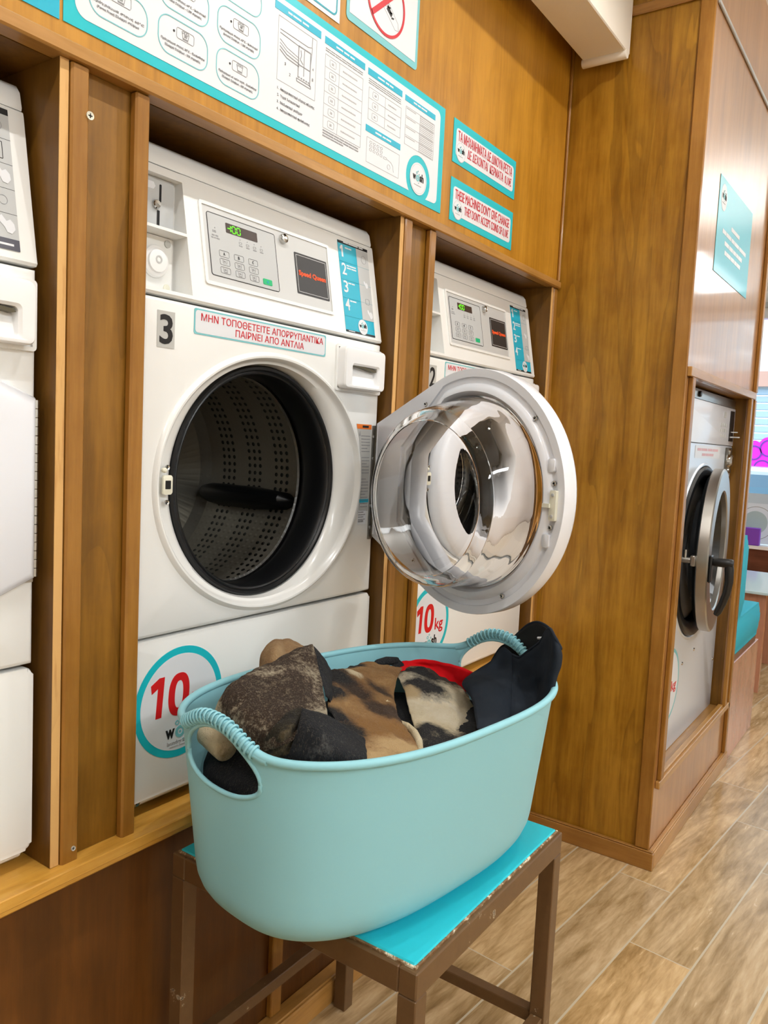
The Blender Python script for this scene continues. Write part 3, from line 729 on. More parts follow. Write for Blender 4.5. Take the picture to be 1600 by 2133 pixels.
def seven(b, u, v, w_, h, segs, t, w0, w1, sk=.12):
    p = {'a': (0, 1, 1, 1), 'g': (0, .5, 1, .5), 'd': (0, 0, 1, 0), 'f': (0, .5, 0, 1), 'b': (1, .5, 1, 1), 'e': (0, 0, 0, .5), 'c': (1, 0, 1, .5)}
    for s in segs:
        x0, y0, x1, y1 = p[s]; x0 = u+x0*w_; x1 = u+x1*w_; y0 = v+y0*h; y1 = v+y1*h
        if y0 == y1: b.prism([(x0+t*.6, y0-t/2), (x1-t*.6, y0-t/2), (x1-t*.6, y0+t/2), (x0+t*.6, y0+t/2)], w0, w1)
        else: b.prism([(x0-t/2, y0+t*.6), (x0+t/2, y0+t*.6), (x0+t/2, y1-t*.6), (x0-t/2, y1-t*.6)], w0, w1)
def hand(parent, M, u, v, s):
    q = [(-1, .9), (-.6, 1.2), (0, .5), (.5, .8), (1., .3), (1.1, -.4), (.6, -1.), (0, -.9), (-.3, -.3), (-.9, .3)]
    mb(M).prism([(u+a*s, v+b_*s) for a, b_ in q], .0012, .0016).build('hand_picture', PAPER, parent)
def make_washer(label, number):
    root = empty('washing_machine', (X1-.3415, .38, .6155), label, 'washing machine', None)
    # cabinet
    cb_ = mb().box(X0+.002, X0+.006, .0712, .73, .625, 1.4950).box(X1-.006, X1-.002, .0712, .73, .625, 1.4950).box(X0+.006, X1-.006, .0712, .73, .625, .630).box(X0+.006, X1-.006, .0712, .73, 1.490, 1.4950).box(X0+.006, X1-.006, .725, .73, .630, 1.490)
    cb_.build('cabinet', ENAMEL, root)
    front_panel(root)
    kp = mb(wallframe(.0715)); kp.rr(X0, X1, .640, .9195, .010, 0, .0442, .006)
    kp.build('kick_panel', ENAMEL, root)
    ch = mb(); ch.box(X0+.004, X1-.004, .045, .0712, .6225, .6395, .004)
    ch.build('toe_strip', ENAMEL, root)
    # console body: sloped front with rolled cap
    xs = .9385
    prof = [(.060, 1.4985), (.038, 1.4985), (.030, 1.4995), (.0272, 1.5035), (.0290, 1.5100), (.0655, 1.7105), (.0672, 1.7165), (.0700, 1.7185), (.0715, 1.7186)]
    cap = [(.0715, 1.7200), (.0705, 1.7240), (.0760, 1.7460), (.0850, 1.7570), (.1000, 1.7620), (.1400, 1.7640), (.73, 1.7640), (.73, 1.7200)]
    def extr(b, P, xa, xb, ends=True):
        A = [b._v((xa, y, z)) for y, z in P]; B = [b._v((xb, y, z)) for y, z in P]
        for i in range(len(P)):
            j = (i+1) % len(P); b.bm.faces.new((A[i], A[j], B[j], B[i]))
        b.bm.faces.new(A); b.bm.faces.new(B[::-1])
    back = [(.73, 1.7186), (.73, 1.4985)]
    con = mb(); extr(con, prof+back, xs, X1)
    extr(con, [(.0820, 1.4985), (.0820, 1.7186), (.73, 1.7186), (.73, 1.4985)], X0, xs)
    extr(con, [(.0815, 1.4985), (.038, 1.4985), (.030, 1.4995), (.0272, 1.5035), (.0285, 1.5095), (.0815, 1.5095)], X0, xs)
    extr(con, [(.0815, 1.7010), (.0640, 1.7025), (.0655, 1.7105), (.0672, 1.7165), (.0715, 1.7186), (.0815, 1.7186)], X0, xs)
    extr(con, prof+[(.0815, 1.7186), (.0815, 1.4985)], X0, X0+.012)
    extr(con, [(.0815, 1.6060), (.0470, 1.6095), (.0480, 1.6145), (.0815, 1.6125)], X0+.0122, xs-.0002)
    con.build('console', ENAMEL, root, 30)
    cp = mb(); extr(cp, cap, X0, X1); cp.build('console_cap', ENAMEL, root, 40)
    # coin recess
    M = frame((0, .0812, 0), (1, 0, 0), (0, 0, 1), (0, -1, 0))
    cm = mb(M).rr(X0+.0125, xs-.006, 1.6130, 1.7005, .003, 0, .004).build('coin_mechanism', GREYP, root)
    mb(M).rr(.9015, .9058, 1.6620, 1.6915, .0018, .0041, .0046).build('coin_slot', DARKHOLE, cm)
    mb(M).rr(.8975, .9030, 1.6210, 1.6480, .001, .0041, .0046).build('slide_slot', DARKHOLE, cm)
    mb(frame((.8945, .0772, 1.6565), (1, 0, 0), (0, 0, 1), (0, -1, 0))).lathe([(.0075, 0), (.0075, .004), (.006, .006), (.0001, .0065)], 24).build('coin_button', CHROME, cm)
    mb(M).box(.890, .914, 1.6130, 1.6165, .004, .020).build('coin_return_lip', CHROME, cm)
    mb(M).prism([(.876, 1.680), (.889, 1.680), (.893, 1.686), (.889, 1.692), (.876, 1.692)], .0041, .0046).build('arrow_label', PAPER, cm)
    vb_ = mb(M).rr(X0+.0125, xs-.007, 1.5100, 1.6055, .003, 0, .005).build('coin_vault_door', ENAMEL, root)
    ML = frame((.8930, .0762, 1.5620), (1, 0, 0), (0, 0, 1), (0, -1, 0))
    lk = mb(ML).lathe([(.0265, 0), (.0272, .003), (.0255, .0065), (.022, .008), (.0190, .0075), (.0185, .0115), (.0110, .0130), (.0001, .0130)], 36).build('vault_lock', PLASTIC, vb_)
    mb(ML).ring(0, .002, .004, .0068, .0131, .0136, 20).build('lock_ring', GREYP, lk); 
    for du, dv, m_ in ((.0270, .034, TAGGREY), (.0270, -.040, CREAM)):
        mb(ML).lathe([(.0065, 0), (.0065, .002), (.0001, .0025)], 20, c=(du, dv)).build('rivet', m_, vb_)
    # control panel
    fr = mb(MC).rframe(.9702, 1.3322, cv(1.5368), cv(1.6842), .006, .0065, -.002, .0030, 4)
    fr.build('panel_rim', ENAMEL, root)
    pn = mb(MC).rr(.9768, 1.3256, cv(1.5433), cv(1.6777), .002, -.0015, .0012, seg=3).build('control_panel', SILVER, root)
    mb(MC).rr(.9872, 1.1630, cv(1.5555), cv(1.6672), .005, .0012, .0017).build('keypad_field', GREYP, pn)
    mb(MC).rframe(.9868, 1.1634, cv(1.5551), cv(1.6676), .005, .0012, .0012, .0020, 4).build('keypad_outline', INK, pn)
    dp = mb(MC).rr(1.0317, 1.1127, cv(1.6396), cv(1.6575), .0018, .0016, .0022).build('display', LCD, pn)
    sg = mb(MC); v0, h = cv(1.6420), .0125
    for i, s in enumerate(('gbc', 'abcdef', 'abcdef')): seven(sg, 1.0348+.0122*i, v0, .0085, h, s, .0016, .0022, .0027)
    sg.build('digits', LEDG, dp)
    for r in range(3):
        for c in range(3):
            u = 1.0094+.0368*c; v = cv(1.5925-.0148*r)-.0003*c*0
            k = mb(MC).rframe(u, u+.0244, v, v+.0118, .0028, .0006, .0016, .0024, 4).build('key', GREYINK, pn)
            if r == 0: text(k, 'key_letter', 'ABC'[c], MC, u+.0100, u+.0138, v+.0032, v+.0086, INK, .0022)
            else:
                d = mb(MC).prism([(u+.0070, v+.0095), (u+.0080, v+.0030), (u+.0164, v+.0030), (u+.0174, v+.0095), (u+.0168, v+.0095), (u+.0159, v+.0036), (u+.0085, v+.0036), (u+.0076, v+.0095)], .0016, .0021)
                bars(d, u+.0095, u+.0150, v+.0055, .0028, 2, r*3+c, .0016, .0021)
                if r == 2: d.prism([(u+.008, v+.0016), (u+.0164, v+.0016), (u+.0164, v+.0022), (u+.008, v+.0022)], .0016, .0021)
                d.build('key_symbol', GREYINK, k)
    g = mb(MC).rr(1.1182, 1.1430, cv(1.5630), cv(1.5735)+.0005, .0022, .0016, .0025).build('start_key', GREEN, pn)
    mb(MC).prism([(1.1306, cv(1.5652)), (1.1340, cv(1.5685)), (1.1306, cv(1.5718)), (1.1272, cv(1.5685))], .0025, .0028).build('diamond', TEAL_D, g)
    b = mb(MC)
    for q in range(4):
        u = 1.063+.0185*q; b.disc(u+.003, cv(1.6340)-.0012*0, .0010, .0016, .0021, 10)
        b.rframe(u-.0005, u+.0068, cv(1.6255), cv(1.6295), .0008, .0005, .0016, .0021, 2); bars(b, u-.001, u+.0085, cv(1.6215), .0020, 2, q, .0016, .0021, .15)
    b.disc(1.0045, cv(1.6415), .0012, .0016, .0021, 10); bars(b, .998, 1.0075, cv(1.6330), .004, 2, 5, .0016, .0021); bars(b, .996, 1.0130, cv(1.6265), .0024, 2, 6, .0016, .0021); bars(b, .994, 1.0160, cv(1.6220), .0024, 3, 7, .0016, .0021)
    b.build('panel_print', GREYINK, pn)
    ML = frame((1.1863, .0570, 1.6635), (1, 0, 0), (0, _sn, _cs), (0, -_cs, _sn))
    lk = mb(ML).lathe([(.0100, 0), (.0100, .003), (.0085, .010), (.0070, .011), (.0055, .0095), (.0048, .0098), (.0030, .0115), (.0001, .0115)], 30).build('panel_lock', CHROME, root)
    mb(ML).box(-.0008, .0008, .003, .0065, .0100, .0118).build('lock_notch', DARKHOLE, lk)
    bd = mb(MC).rr(1.2175, 1.3197, cv(1.5640), cv(1.6465), .0022, .0012, .0020).build('badge', mat('black_badge', S(44, 44, 46), .35) if 'black_badge' not in bpy.data.materials else bpy.data.materials['black_badge'], pn)
    mb(MC).rframe(1.2215, 1.3155, cv(1.5678), cv(1.6425), .0015, .0010, .0020, .0024, 3).build('badge_line', SILVER, bd)
    text(bd, 'badge_lettering', 'Speed Queen', MC, 1.2262, 1.3120, cv(1.5985), cv(1.6120), ORANGE, .0022, .035)
    # user steps sticker
    st = mb(MC).prism([(1.3692, cv(1.5092)), (1.4768, cv(1.5092)), (1.4788, cv(1.7080)), (1.3692, cv(1.7068))], .0002, .0008).build('steps_sticker', TEAL_B, root)
    mb(MC).prism([(1.4345, cv(1.5440)), (1.4770, cv(1.5440)), (1.4783, cv(1.7015)), (1.4345, cv(1.7015))], .0008, .0012).build('picture_column', GREYP, st)
    mb(MC).prism([(1.3694, cv(1.7010)), (1.4786, cv(1.7018)), (1.4787, cv(1.7078)), (1.3694, cv(1.7066))], .0008, .0013).build('top_band', INK, st)
    b = mb(MC).prism([(1.3694, cv(1.5093)), (1.4766, cv(1.5093)), (1.4767, cv(1.5135)), (1.3694, cv(1.5135))], .0008, .0013)
    b.build('bottom_band', BLACKP, st)
    b = mb(MC); bars(b, 1.389, 1.462, cv(1.7040), .0026, 3, 8, .0013, .0016, .1); bars(b, 1.378, 1.403, cv(1.5108), .0016, 1, 8, .0013, .0016, .1); b.build('band_print', PAPER, st)
    ln = mb(MC)
    for q in range(1, 5): ln.prism([(1.3694, cv(1.7015-.0395*q)-.0002), (1.4780, cv(1.7015-.0395*q)-.0002), (1.4780, cv(1.7015-.0395*q)+.0002), (1.3694, cv(1.7015-.0395*q)+.0002)], .0012, .0014)
    ln.build('step_lines', TEAL_D, st)
    for q in range(4):
        z = 1.6720-.0385*q
        if q == 0: mb(MC).prism([(1.3745, cv(z+.0190)), (1.3800, cv(z+.0255)), (1.3850, cv(z+.0255)), (1.3850, cv(z)), (1.3795, cv(z)), (1.3795, cv(z+.0180)), (1.3760, cv(z+.0150))], .0008, .0014).build('step_number', PAPER, st)
        else: text(st, 'step_number', str(q+1), MC, 1.3755+.0035*(q == 0), 1.3915-.002*(q == 0), cv(z), cv(z+.0255), PAPER, .0012, .012)
        b = mb(MC); bars(b, 1.3935, 1.418+.012*(q == 1), cv(z+.0205), .0028, 2, q, .0008, .0012, .1)
        if q == 1: bars(b, 1.3935, 1.430, cv(z+.0150), .0028, 2, q+30, .0008, .0012, .1)
        b.build('step_text', PAPER, st)
    hand(st, MC, 1.4590, cv(1.6240), .0075); hand(st, MC, 1.4640, cv(1.5580), .0095)
    b = mb(MC); b.ring(1.460, cv(1.6805), .0085, .0092, .0012, .0016, 20); b.rframe(1.452, 1.467, cv(1.5800), cv(1.5930), .003, .0008, .0012, .0016, 3); b.build('step_drawing', GREYINK, st)
    dd = mb(MC).disc(1.4320, cv(1.5262), .0170, .0013, .0018, 36).build('logo_disc', PAPER, st)
    washlogo(dd, MC, 1.432, cv(1.5275), .026, .0021)
    # stickers on the body front
    MB_ = wallframe(YC)
    if number:
        n_ = mb(MB_).prism([(.8625, 1.4144), (.8990, 1.4146), (.8990, 1.4746), (.8625, 1.4742)], .0002, .0009).build('number_plate', TAGGREY, root)
        text(n_, 'number', number, MB_, .8672, .8946, 1.4200, 1.4690, INK, .0011, .018)
    nt = mb(MB_).rr(.9405, 1.2995, 1.4460, 1.4900, .004, .0002, .0007).build('detergent_sticker', TEAL_L, root)
    mb(MB_).rr(.9435, 1.2965, 1.4488, 1.4872, .006, .0007, .0010).build('white_field', PAPER, nt)
    text(nt, 'lettering', 'ΜΗΝ ΤΟΠΟΘΕΤΕΙΤΕ ΑΠΟΡΡΥΠΑΝΤΙΚΑ', MB_, .9560, 1.2890, 1.4700, 1.4830, REDINK, .0013, .002)
    text(nt, 'lettering', 'ΠΑΙΡΝΕΙ ΑΠΟ ΑΝΤΛΙΑ', MB_, 1.0390, 1.2290, 1.4530, 1.4660, REDINK, .0013, .002)
    # dispenser drawer with pull
    dz0, dz1, dx0, dx1 = 1.3862, 1.4745, 1.3390, 1.4845
    fx = mb(MB_).rframe(dx0-.006, dx1+.0140, dz0-.006, dz1+.005, .006, .006, -.0005, .0045).build('drawer_surround', ENAMEL, root)
    b = mb(frame((0, .005, 0), (1, 0, 0), (0, 0, 1), (0, -1, 0)))
    u0, u1, v0, v1 = 1.3655, 1.4600, 1.3955, 1.4365
    b.prism(rrpts(dx0, dx1, dz0, dz1, .010), -.018, .0, hole=rrpts(u0, u1, v0, v1, .006))
    R = [[(p[0], p[1], 0.) for p in rrpts(dx0, dx1, dz0, dz1, .010)], [(p[0], p[1], .004) for p in rrpts(dx0+.002, dx1-.002, dz0+.002, dz1-.002, .009)], [(p[0], p[1], .005) for p in rrpts(dx0+.006, dx1-.006, dz0+.006, dz1-.006, .008)], [(p[0], p[1], .0045) for p in rrpts(u0-.004, u1+.004, v0-.004, v1+.004, .008)], [(p[0], p[1], 0.) for p in rrpts(u0, u1, v0, v1, .006)]]
    b.loops(R)
    b.loops([[(p[0], p[1], 0.) for p in rrpts(u0, u1, v0, v1, .006)], [(p[0], v0+(p[1]-v0)*.98, -.004-.012*(p[1]-v0)/(v1-v0)) for p in rrpts(u0+.002, u1-.002, v0+.001, v1, .006)]])
    P_ = [b._v((p[0], v0+(p[1]-v0)*.98, -.004-.012*(p[1]-v0)/(v1-v0))) for p in rrpts(u0+.002, u1-.002, v0+.001, v1, .006)]; b.bm.faces.new(P_)
    dr = b.build('drawer_front', PLASTIC, root, 40)
    mb(frame((0, .005, 0), (1, 0, 0), (0, 0, 1), (0, -1, 0))).prism([(1.372, 1.4350), (1.374, 1.4375), (1.410, 1.4370), (1.4555, 1.4330), (1.4585, 1.4290), (1.452, 1.4275), (1.41, 1.4330)], -.013, -.0020).build('pull_slot', mat('pull_shadow_slot', S(96, 90, 70), .5) if 'pull_shadow_slot' not in bpy.data.materials else bpy.data.materials['pull_shadow_slot'], dr)
    # porthole: rubber gasket, drum, lifters
    MP = frame((XC+.002, 0, ZC), (1, 0, 0), (0, 0, 1), (0, -1, 0)); P = lambda L: [(r, -y) for r, y in L]
    mb(MP).lathe(P([(.2280, .066), (.2275, .056), (.2240, .0515), (.2190, .0525), (.2165, .0570), (.2140, .0560), (.2110, .0580), (.2080, .064), (.2060, .080), (.2060, .115), (.2160, .135), (.2250, .140)]), 80).build('door_gasket', RUBBER, root)
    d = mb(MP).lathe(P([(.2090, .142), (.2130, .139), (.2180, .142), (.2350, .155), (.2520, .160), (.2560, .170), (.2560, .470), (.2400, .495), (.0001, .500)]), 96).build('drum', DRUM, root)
    for a in (-14, 106, 226):
        a = math.radians(a); c, s = math.cos(a), math.sin(a)
        q = mb(); rows = []
        for y, h, wd in ((.172, .004, .004), (.20, .045, .020), (.30, .062, .028), (.42, .062, .028), (.465, .040, .022), (.468, .004, .02)):
            r = []
            for k in range(9):
                t = -1+k/4; rad = .2565-h*max(0, 1-t*t)**.5; o_ = t*wd
                r.append((XC+.002+rad*c-o_*s, y, ZC+rad*s+o_*c))
            rows.append(r)
        q.loops(rows, False); q.build('lifter', RUBBER, d)
    # catch at the left of the porthole
    lt = mb(MB_).rr(.8808, .9005, 1.1690, 1.2020, .004, -.0005, .0035, .001).build('door_catch', CREAM, root)
    mb(MB_).rr(.8850, .8965, 1.1785, 1.1930, .001, .0035, .0040).build('catch_slot', DARKHOLE, lt)
    screw(root, .8900, 1.2150, .0268, .0045, CHROME); screw(root, .8905, 1.1555, .0268, .0045, CHROME)
    mb(frame((.8830, .0268, 1.2105), (1, 0, 0), (0, 0, 1), (0, -1, 0))).lathe([(.0045, 0), (.0045, .004), (.003, .006), (.0001, .0065)], 16).build('catch_peg', CREAM, root)
    # hinge leaf and warning labels
    hg = mb(MB_).rr(1.4795, 1.4985, 1.0480, 1.3105, .001, -.0008, .0008).build('hinge_leaf', STEEL, root)
    for z in (1.285, 1.235, 1.125, 1.075): mb(frame((1.4870, YC-.0008, z), (1, 0, 0), (0, 0, 1), (0, -1, 0))).lathe([(.0040, 0), (.0036, .0012), (.0001, .0018)], 16).build('rivet', CHROME, hg)
    wl_ = [(1.4190, 1.3125), (1.4768, 1.3125), (1.4768, 1.1150), (1.4420, 1.1150), (1.4445, 1.150), (1.4440, 1.19), (1.4400, 1.235), (1.4310, 1.280)]
    wn = mb(MB_).prism(wl_, .0002, .0006).build('warning_label', TAGGREY, root)
    mb(MB_).prism([(1.4196, 1.3120), (1.4762, 1.3120), (1.4762, 1.3015), (1.4225, 1.3015)], .0006, .0009).build('warning_band', WARNOR, wn)
    b = mb(MB_); bars(b, 1.442, 1.465, 1.3045, .005, 1, 4, .0009, .0012, 0); b.build('warning_word', INK, wn)
    b = mb(MB_)
    for q in range(24):
        if q in (6, 13): continue
        z = 1.2850-.0070*q; s0 = 1.4345+.0075*min(1, q/10.)+.004; bars(b, s0, 1.4740-.010*(q % 5 == 4), z, .0020, 5, q, .0006, .0009, .12)
    b.prism([(1.430, 1.286), (1.436, 1.286), (1.433, 1.297)], .0006, .0009)
    b.build('small_print', GREYINK, wn)
    mb(MB_).prism([(1.4425, 1.1420), (1.4768, 1.1420), (1.4768, 1.1340), (1.4425, 1.1340)], .0006, .0009).build('blue_band', TEAL_B, wn)
    rl = mb(MB_).prism([(1.4390, 1.0840), (1.4700, 1.0840), (1.4700, 1.1170), (1.4390, 1.1170)], .0002, .0006).build('rating_label', PAPER, root)
    b = mb(MB_)
    for q in range(5): bars(b, 1.4405, 1.461+.006*(q % 2), 1.1110-.0055*q, .0020+.0025*(q == 4), 3, q+50, .0006, .0009, .1)
    b.build('label_print', GREYINK, rl)
    # capacity roundel on the kick panel
    MK = wallframe(.0273)
    cx, cz = .9330, .7975
    cr_ = mb(MK).disc(cx, cz, .1000, .0002, .0006, 72).build('capacity_sticker', TEAL, root)
    mb(MK).disc(cx, cz, .0870, .0006, .0009, 64).build('white_disc', PAPER, cr_)
    mb(MK).prism([(.8670, .8395), (.8850, .8500), (.8965, .8500), (.8905, .7785), (.8780, .7785), (.8822, .8320), (.8690, .8245)], .0009, .0014).build('capacity_digit', DEEPRED, cr_)
    def zero(A, B, lean=.05):
        out = []
        for i in range(48):
            x, y = sup(2*PI*i/48, 2.4); out.append((.9291+A*x+lean*B*y, .8122+B*y))
        return out
    mb(MK).prism(zero(.0235, .0384), .0009, .0014, hole=zero(.0095, .0245)).build('capacity_digit', DEEPRED, cr_)
    text(cr_, 'capacity_unit', 'kg', MK, .9600, 1.0020, .7660, .8080, DEEPRED, .0012, .012)
    washlogo(cr_, MK, .9370, .7430, .0720, .0012)
    text(cr_, 'tagline', 'laundry station', MK, .9050, .9690, .7195, .7290, GREYINK, .0012)
    screw(root, .8560, .6320, .0448, .0070, CHROME)
    return root
def spline(P, k):
    out = []
    n = len(P)-1
    for i in range(n):
        g = lambda q: Vector((*P[max(0, min(n, q))], 0))
        a, b, c, d = g(i-1), g(i), g(i+1), g(i+2)
        for j in range(k):
            f = j/k; v = .5*((2*b)+(c-a)*f+(2*a-5*b+4*c-d)*f*f+(3*b-a-3*c+d)*f**3); out.append((max(v.x, .0001), v.y))
    return out+[P[-1]]
def make_door(root, al):
    """porthole door; al = opening angle. u from hinge to middle, v up, w towards the drum"""
    a = math.radians(al); wv = (-math.sin(a), math.cos(a)); H = (1.4975+.030*wv[0], .0222+.030*wv[1], ZC)
    M = frame(H, (-math.cos(a), -math.sin(a), 0), (0, 0, 1), (-math.sin(a), math.cos(a), 0))
    dc = .3277; R = .2425; n = 84
    # outline: circle joined to a straight hinge tab
    def outline(r, hw, tabu):
        t = []; 
        ph = math.atan2(hw, -(dc-tabu)); D = math.hypot(dc-tabu, hw); be = math.acos(r/D)
        a0 = ph-be                      # upper tangent angle
        N = 76
        for i in range(N+1):
            g = -a0+(2*a0)*i/N; t.append((dc+r*math.cos(g), r*math.sin(g)))
        return t+[(tabu, hw), (tabu, -hw)]
    O = outline(R, .131, .002); NO = len(O)
    tabw = lambda i, w: min(w, -.0235) if i >= NO-2 else w
    b = mb(M)
    rows = [[(u, v, tabw(i, 0)) for i, (u, v) in enumerate(outline(R-.001, .130, .003))], [(u, v, tabw(i, -.003)-(.001 if i >= NO-2 else 0)) for i, (u, v) in enumerate(O)], [(u, v, -.030) for u, v in O], [(u, v, -.038) for u, v in outline(R-.004, .128, .005)], [(u, v, -.044) for u, v in outline(R-.014, .120, .014)]]
    # flat ring towards the bowl on both faces
    def circ(r, w, m): return [(dc+r*math.cos(math.atan2(v, u-dc)), r*math.sin(math.atan2(v, u-dc)), w) for u, v in O]
    inner = [circ(.226, -.0005, 0), circ(.2245, -.004, 0), circ(.214, -.0045, 0), circ(.2125, -.001, 0), circ(.205, .0035, 0), circ(.198, .0045, 0), circ(.192, .000, 0), circ(.189, -.008, 0)]
    outer = [circ(.206, -.050, 0), circ(.182, -.050, 0), circ(.176, -.040, 0), circ(.180, -.020, 0), circ(.189, -.008, 0)]
    b.loops(inner[::-1]+rows+outer)
    ds = b.build('door', PLASTIC_L, root, 40)
    # clear bowl, thick-walled
    def bowl(off):
        pr_ = [(.1900, -.006), (.1880, .004), (.1840, .020), (.1800, .045), (.1760, .072), (.1710, .096), (.1640, .110), (.1520, .1178), (.1300, .1190), (.0800, .1176), (.0400, .1172), (.0001, .1170)]
        pr_ = spline(pr_, 6)
        return [(r-off*(.9 if r > .15 else .2) if r > .01 else r, w-off*(.15 if r > .17 else .95)) for r, w in pr_]
    g = mb(M)
    def rowsof(P):
        out = []
        for r, w in P:
            dv = -.012*max(0, w)/.11; out.append([(dc+r*math.cos(2*PI*i/160), dv+r*math.sin(2*PI*i/160), w) for i in range(160)])
        return out
    A = rowsof(bowl(0)); B = rowsof(bowl(.0065))
    ra = g.loops(A); rb = g.loops(B)
    for i in range(160):
        j = (i+1) % 160; g.bm.faces.new((ra[0][i], rb[0][i], rb[0][j], ra[0][j]))
    bmesh.ops.remove_doubles(g.bm, verts=g.bm.verts[:], dist=1e-5)
    g.build('glass_bowl', GLASS, ds, 60)
    # catch hook, screws and moulded pegs on the inner ring
    U = lambda r, d: (dc+r*math.cos(math.radians(d)), r*math.sin(math.radians(d)))
    k = mb(M).rr(dc+.2130, dc+.2270, -.034, .020, .002, -.003, .006, .001).build('catch_plate', CREAM, ds)
    mb(M).box(dc+.200, dc+.216, -.011, -.004, .002, .010).build('catch_hook', CREAM, k)
    for dv in (.012, -.026): mb(M).lathe([(.0030, .006), (.0030, .0075), (.0001, .0078)], 14, c=(dc+.220, dv)).build('catch_screw', GREYP, k)
    for dg in (42, 128, 228, 300, 8.5, -12.5):
        u, v = U(.219 if abs(dg) > 20 else .218, dg)
        sc = mb(M).lathe([(.0048, -.005), (.0048, .0004), (.0035, .0012), (.0022, .0008), (.0018, -.0004), (.0001, -.0004)], 18, c=(u, v)).build('door_screw', CHROME, ds)
        mb(M).lathe([(.0019, .0009), (.0001, .0010)], 12, c=(u, v)).build('screw_recess', DARKHOLE, sc)
    for dg in (17, -19): 
        u, v = U(.2185, dg); mb(M).rr(u-.0075, u+.0075, v-.012, v+.012, .004, -.005, .003, .001).build('moulded_peg', PLASTIC_L, ds)
    # hinge side: plate with screws
    hp = mb(M).rr(.006, .046, -.126, .126, .001, -.0232, -.0220).build('hinge_plate', PLASTIC_L, ds)
    for v in (.108, .055, -.055, -.108):
        mb(M).lathe([(.0042, -.0220), (.0036, -.0208), (.0001, -.0204)], 16, c=(.024, v)).build('hinge_screw', CHROME, hp)
    kn = mb(M)
    for i in range(20): kn.tube([(-.001, -.128+.0128*i, -.0300), (-.001, -.128+.0128*i+.0118, -.0300)], .0038, 8)
    kn.build('hinge_knuckles', STEEL, ds)
    return ds
w3 = make_washer('white washer number 3 with open porthole door and empty dark drum', '3')
def copy_tree(o, parent, skip, dx):
    c = o.copy(); COL.objects.link(c); c['_o'] = o['_o']
    if parent: c.parent = parent
    else: c.location.x += dx; c['_o'] = (o['_o'][0]+dx, o['_o'][1], o['_o'][2])
    for ch in list(o.children):
        if ch.name.split('.')[0] not in skip: copy_tree(ch, c, skip, dx)
    return c
w2 = copy_tree(w3, None, ('number_plate',), .85)
w2['label'] = 'white washer number 2 in the bay beside the return panel, behind the open glass door'
n_ = mb(wallframe(YC)).prism([(.8625, 1.4144), (.8990, 1.4146), (.8990, 1.4746), (.8625, 1.4742)], .0002, .0009)
def plate(root, dx, s):
    M = frame((dx, YC, 0), (1, 0, 0), (0, 0, 1), (0, -1, 0))
    n = mb(M).prism([(.8625, 1.4144), (.8990, 1.4146), (.8990, 1.4746), (.8625, 1.4742)], .0002, .0009).build('number_plate', TAGGREY, root)
    text(n, 'number', s, M, .8672, .8946, 1.4200, 1.4690, INK, .0011, .018)
n_.bm.free()
plate(w2, .85, '2')
w4 = copy_tree(w3, None, ('number_plate', 'steps_sticker'), -.85)
w4['label'] = 'white washer cut off by the left edge of the photo, door closed'
for w in (w3, w2, w4): w['group'] = 'white coin washers'
make_door(w3, 73.76)
dcl = make_door(w3, 0.0)
def adopt(d, root):
    """give the closed door to another washer (same offset from its base)"""
    d.parent = root
adopt(dcl, w2)
copy_tree(dcl, w4, (), 0)

def grey_steps(root, dx):
    M = frame((dx, YC, 1.4992), (1, 0, 0), (0, _sn, _cs), (0, -_cs, _sn))
    st = mb(M).rr(1.3692, 1.4768, cv(1.5140), cv(1.7120), .002, .0002, .0008).build('steps_sticker', GREYP, root)
    mb(M).prism([(1.3694, cv(1.7030)), (1.4766, cv(1.7030)), (1.4766, cv(1.7115)), (1.3694, cv(1.7115))], .0008, .0012).build('top_band', INK, st)
    bt = mb(M).prism([(1.3694, cv(1.5145)), (1.4766, cv(1.5145)), (1.4766, cv(1.5300)), (1.3694, cv(1.5300))], .0008, .0012).build('bottom_band', mat('slate_band', S(84, 84, 94), .4), st)
    b = mb(M); bars(b, 1.40, 1.470, cv(1.5200), .003, 3, 3, .0012, .0015, .1); b.build('band_print', PAPER, bt)
    b = mb(M)
    for q in range(1, 5): b.prism([(1.3694, cv(1.703-.0346*q)), (1.4766, cv(1.703-.0346*q)), (1.4766, cv(1.7034-.0346*q)), (1.3694, cv(1.7034-.0346*q))], .0008, .0011)
    b.build('step_lines', INK, st)
    for q in (2, 4): hand(st, M, 1.4600, cv(1.6865-.0346*q), .011)
    for q, r in ((0, .007), (3, .006)): mb(M).ring(1.458, cv(1.6865-.0346*q), r, r+.0008, .0008, .0012, 20).build('step_drawing', GREYINK, st)
    mb(M).rframe(1.450, 1.464, cv(1.6400), cv(1.6640), .001, .0008, .0008, .0012, 2).build('step_drawing', INK, st)
grey_steps(w4, -.85)

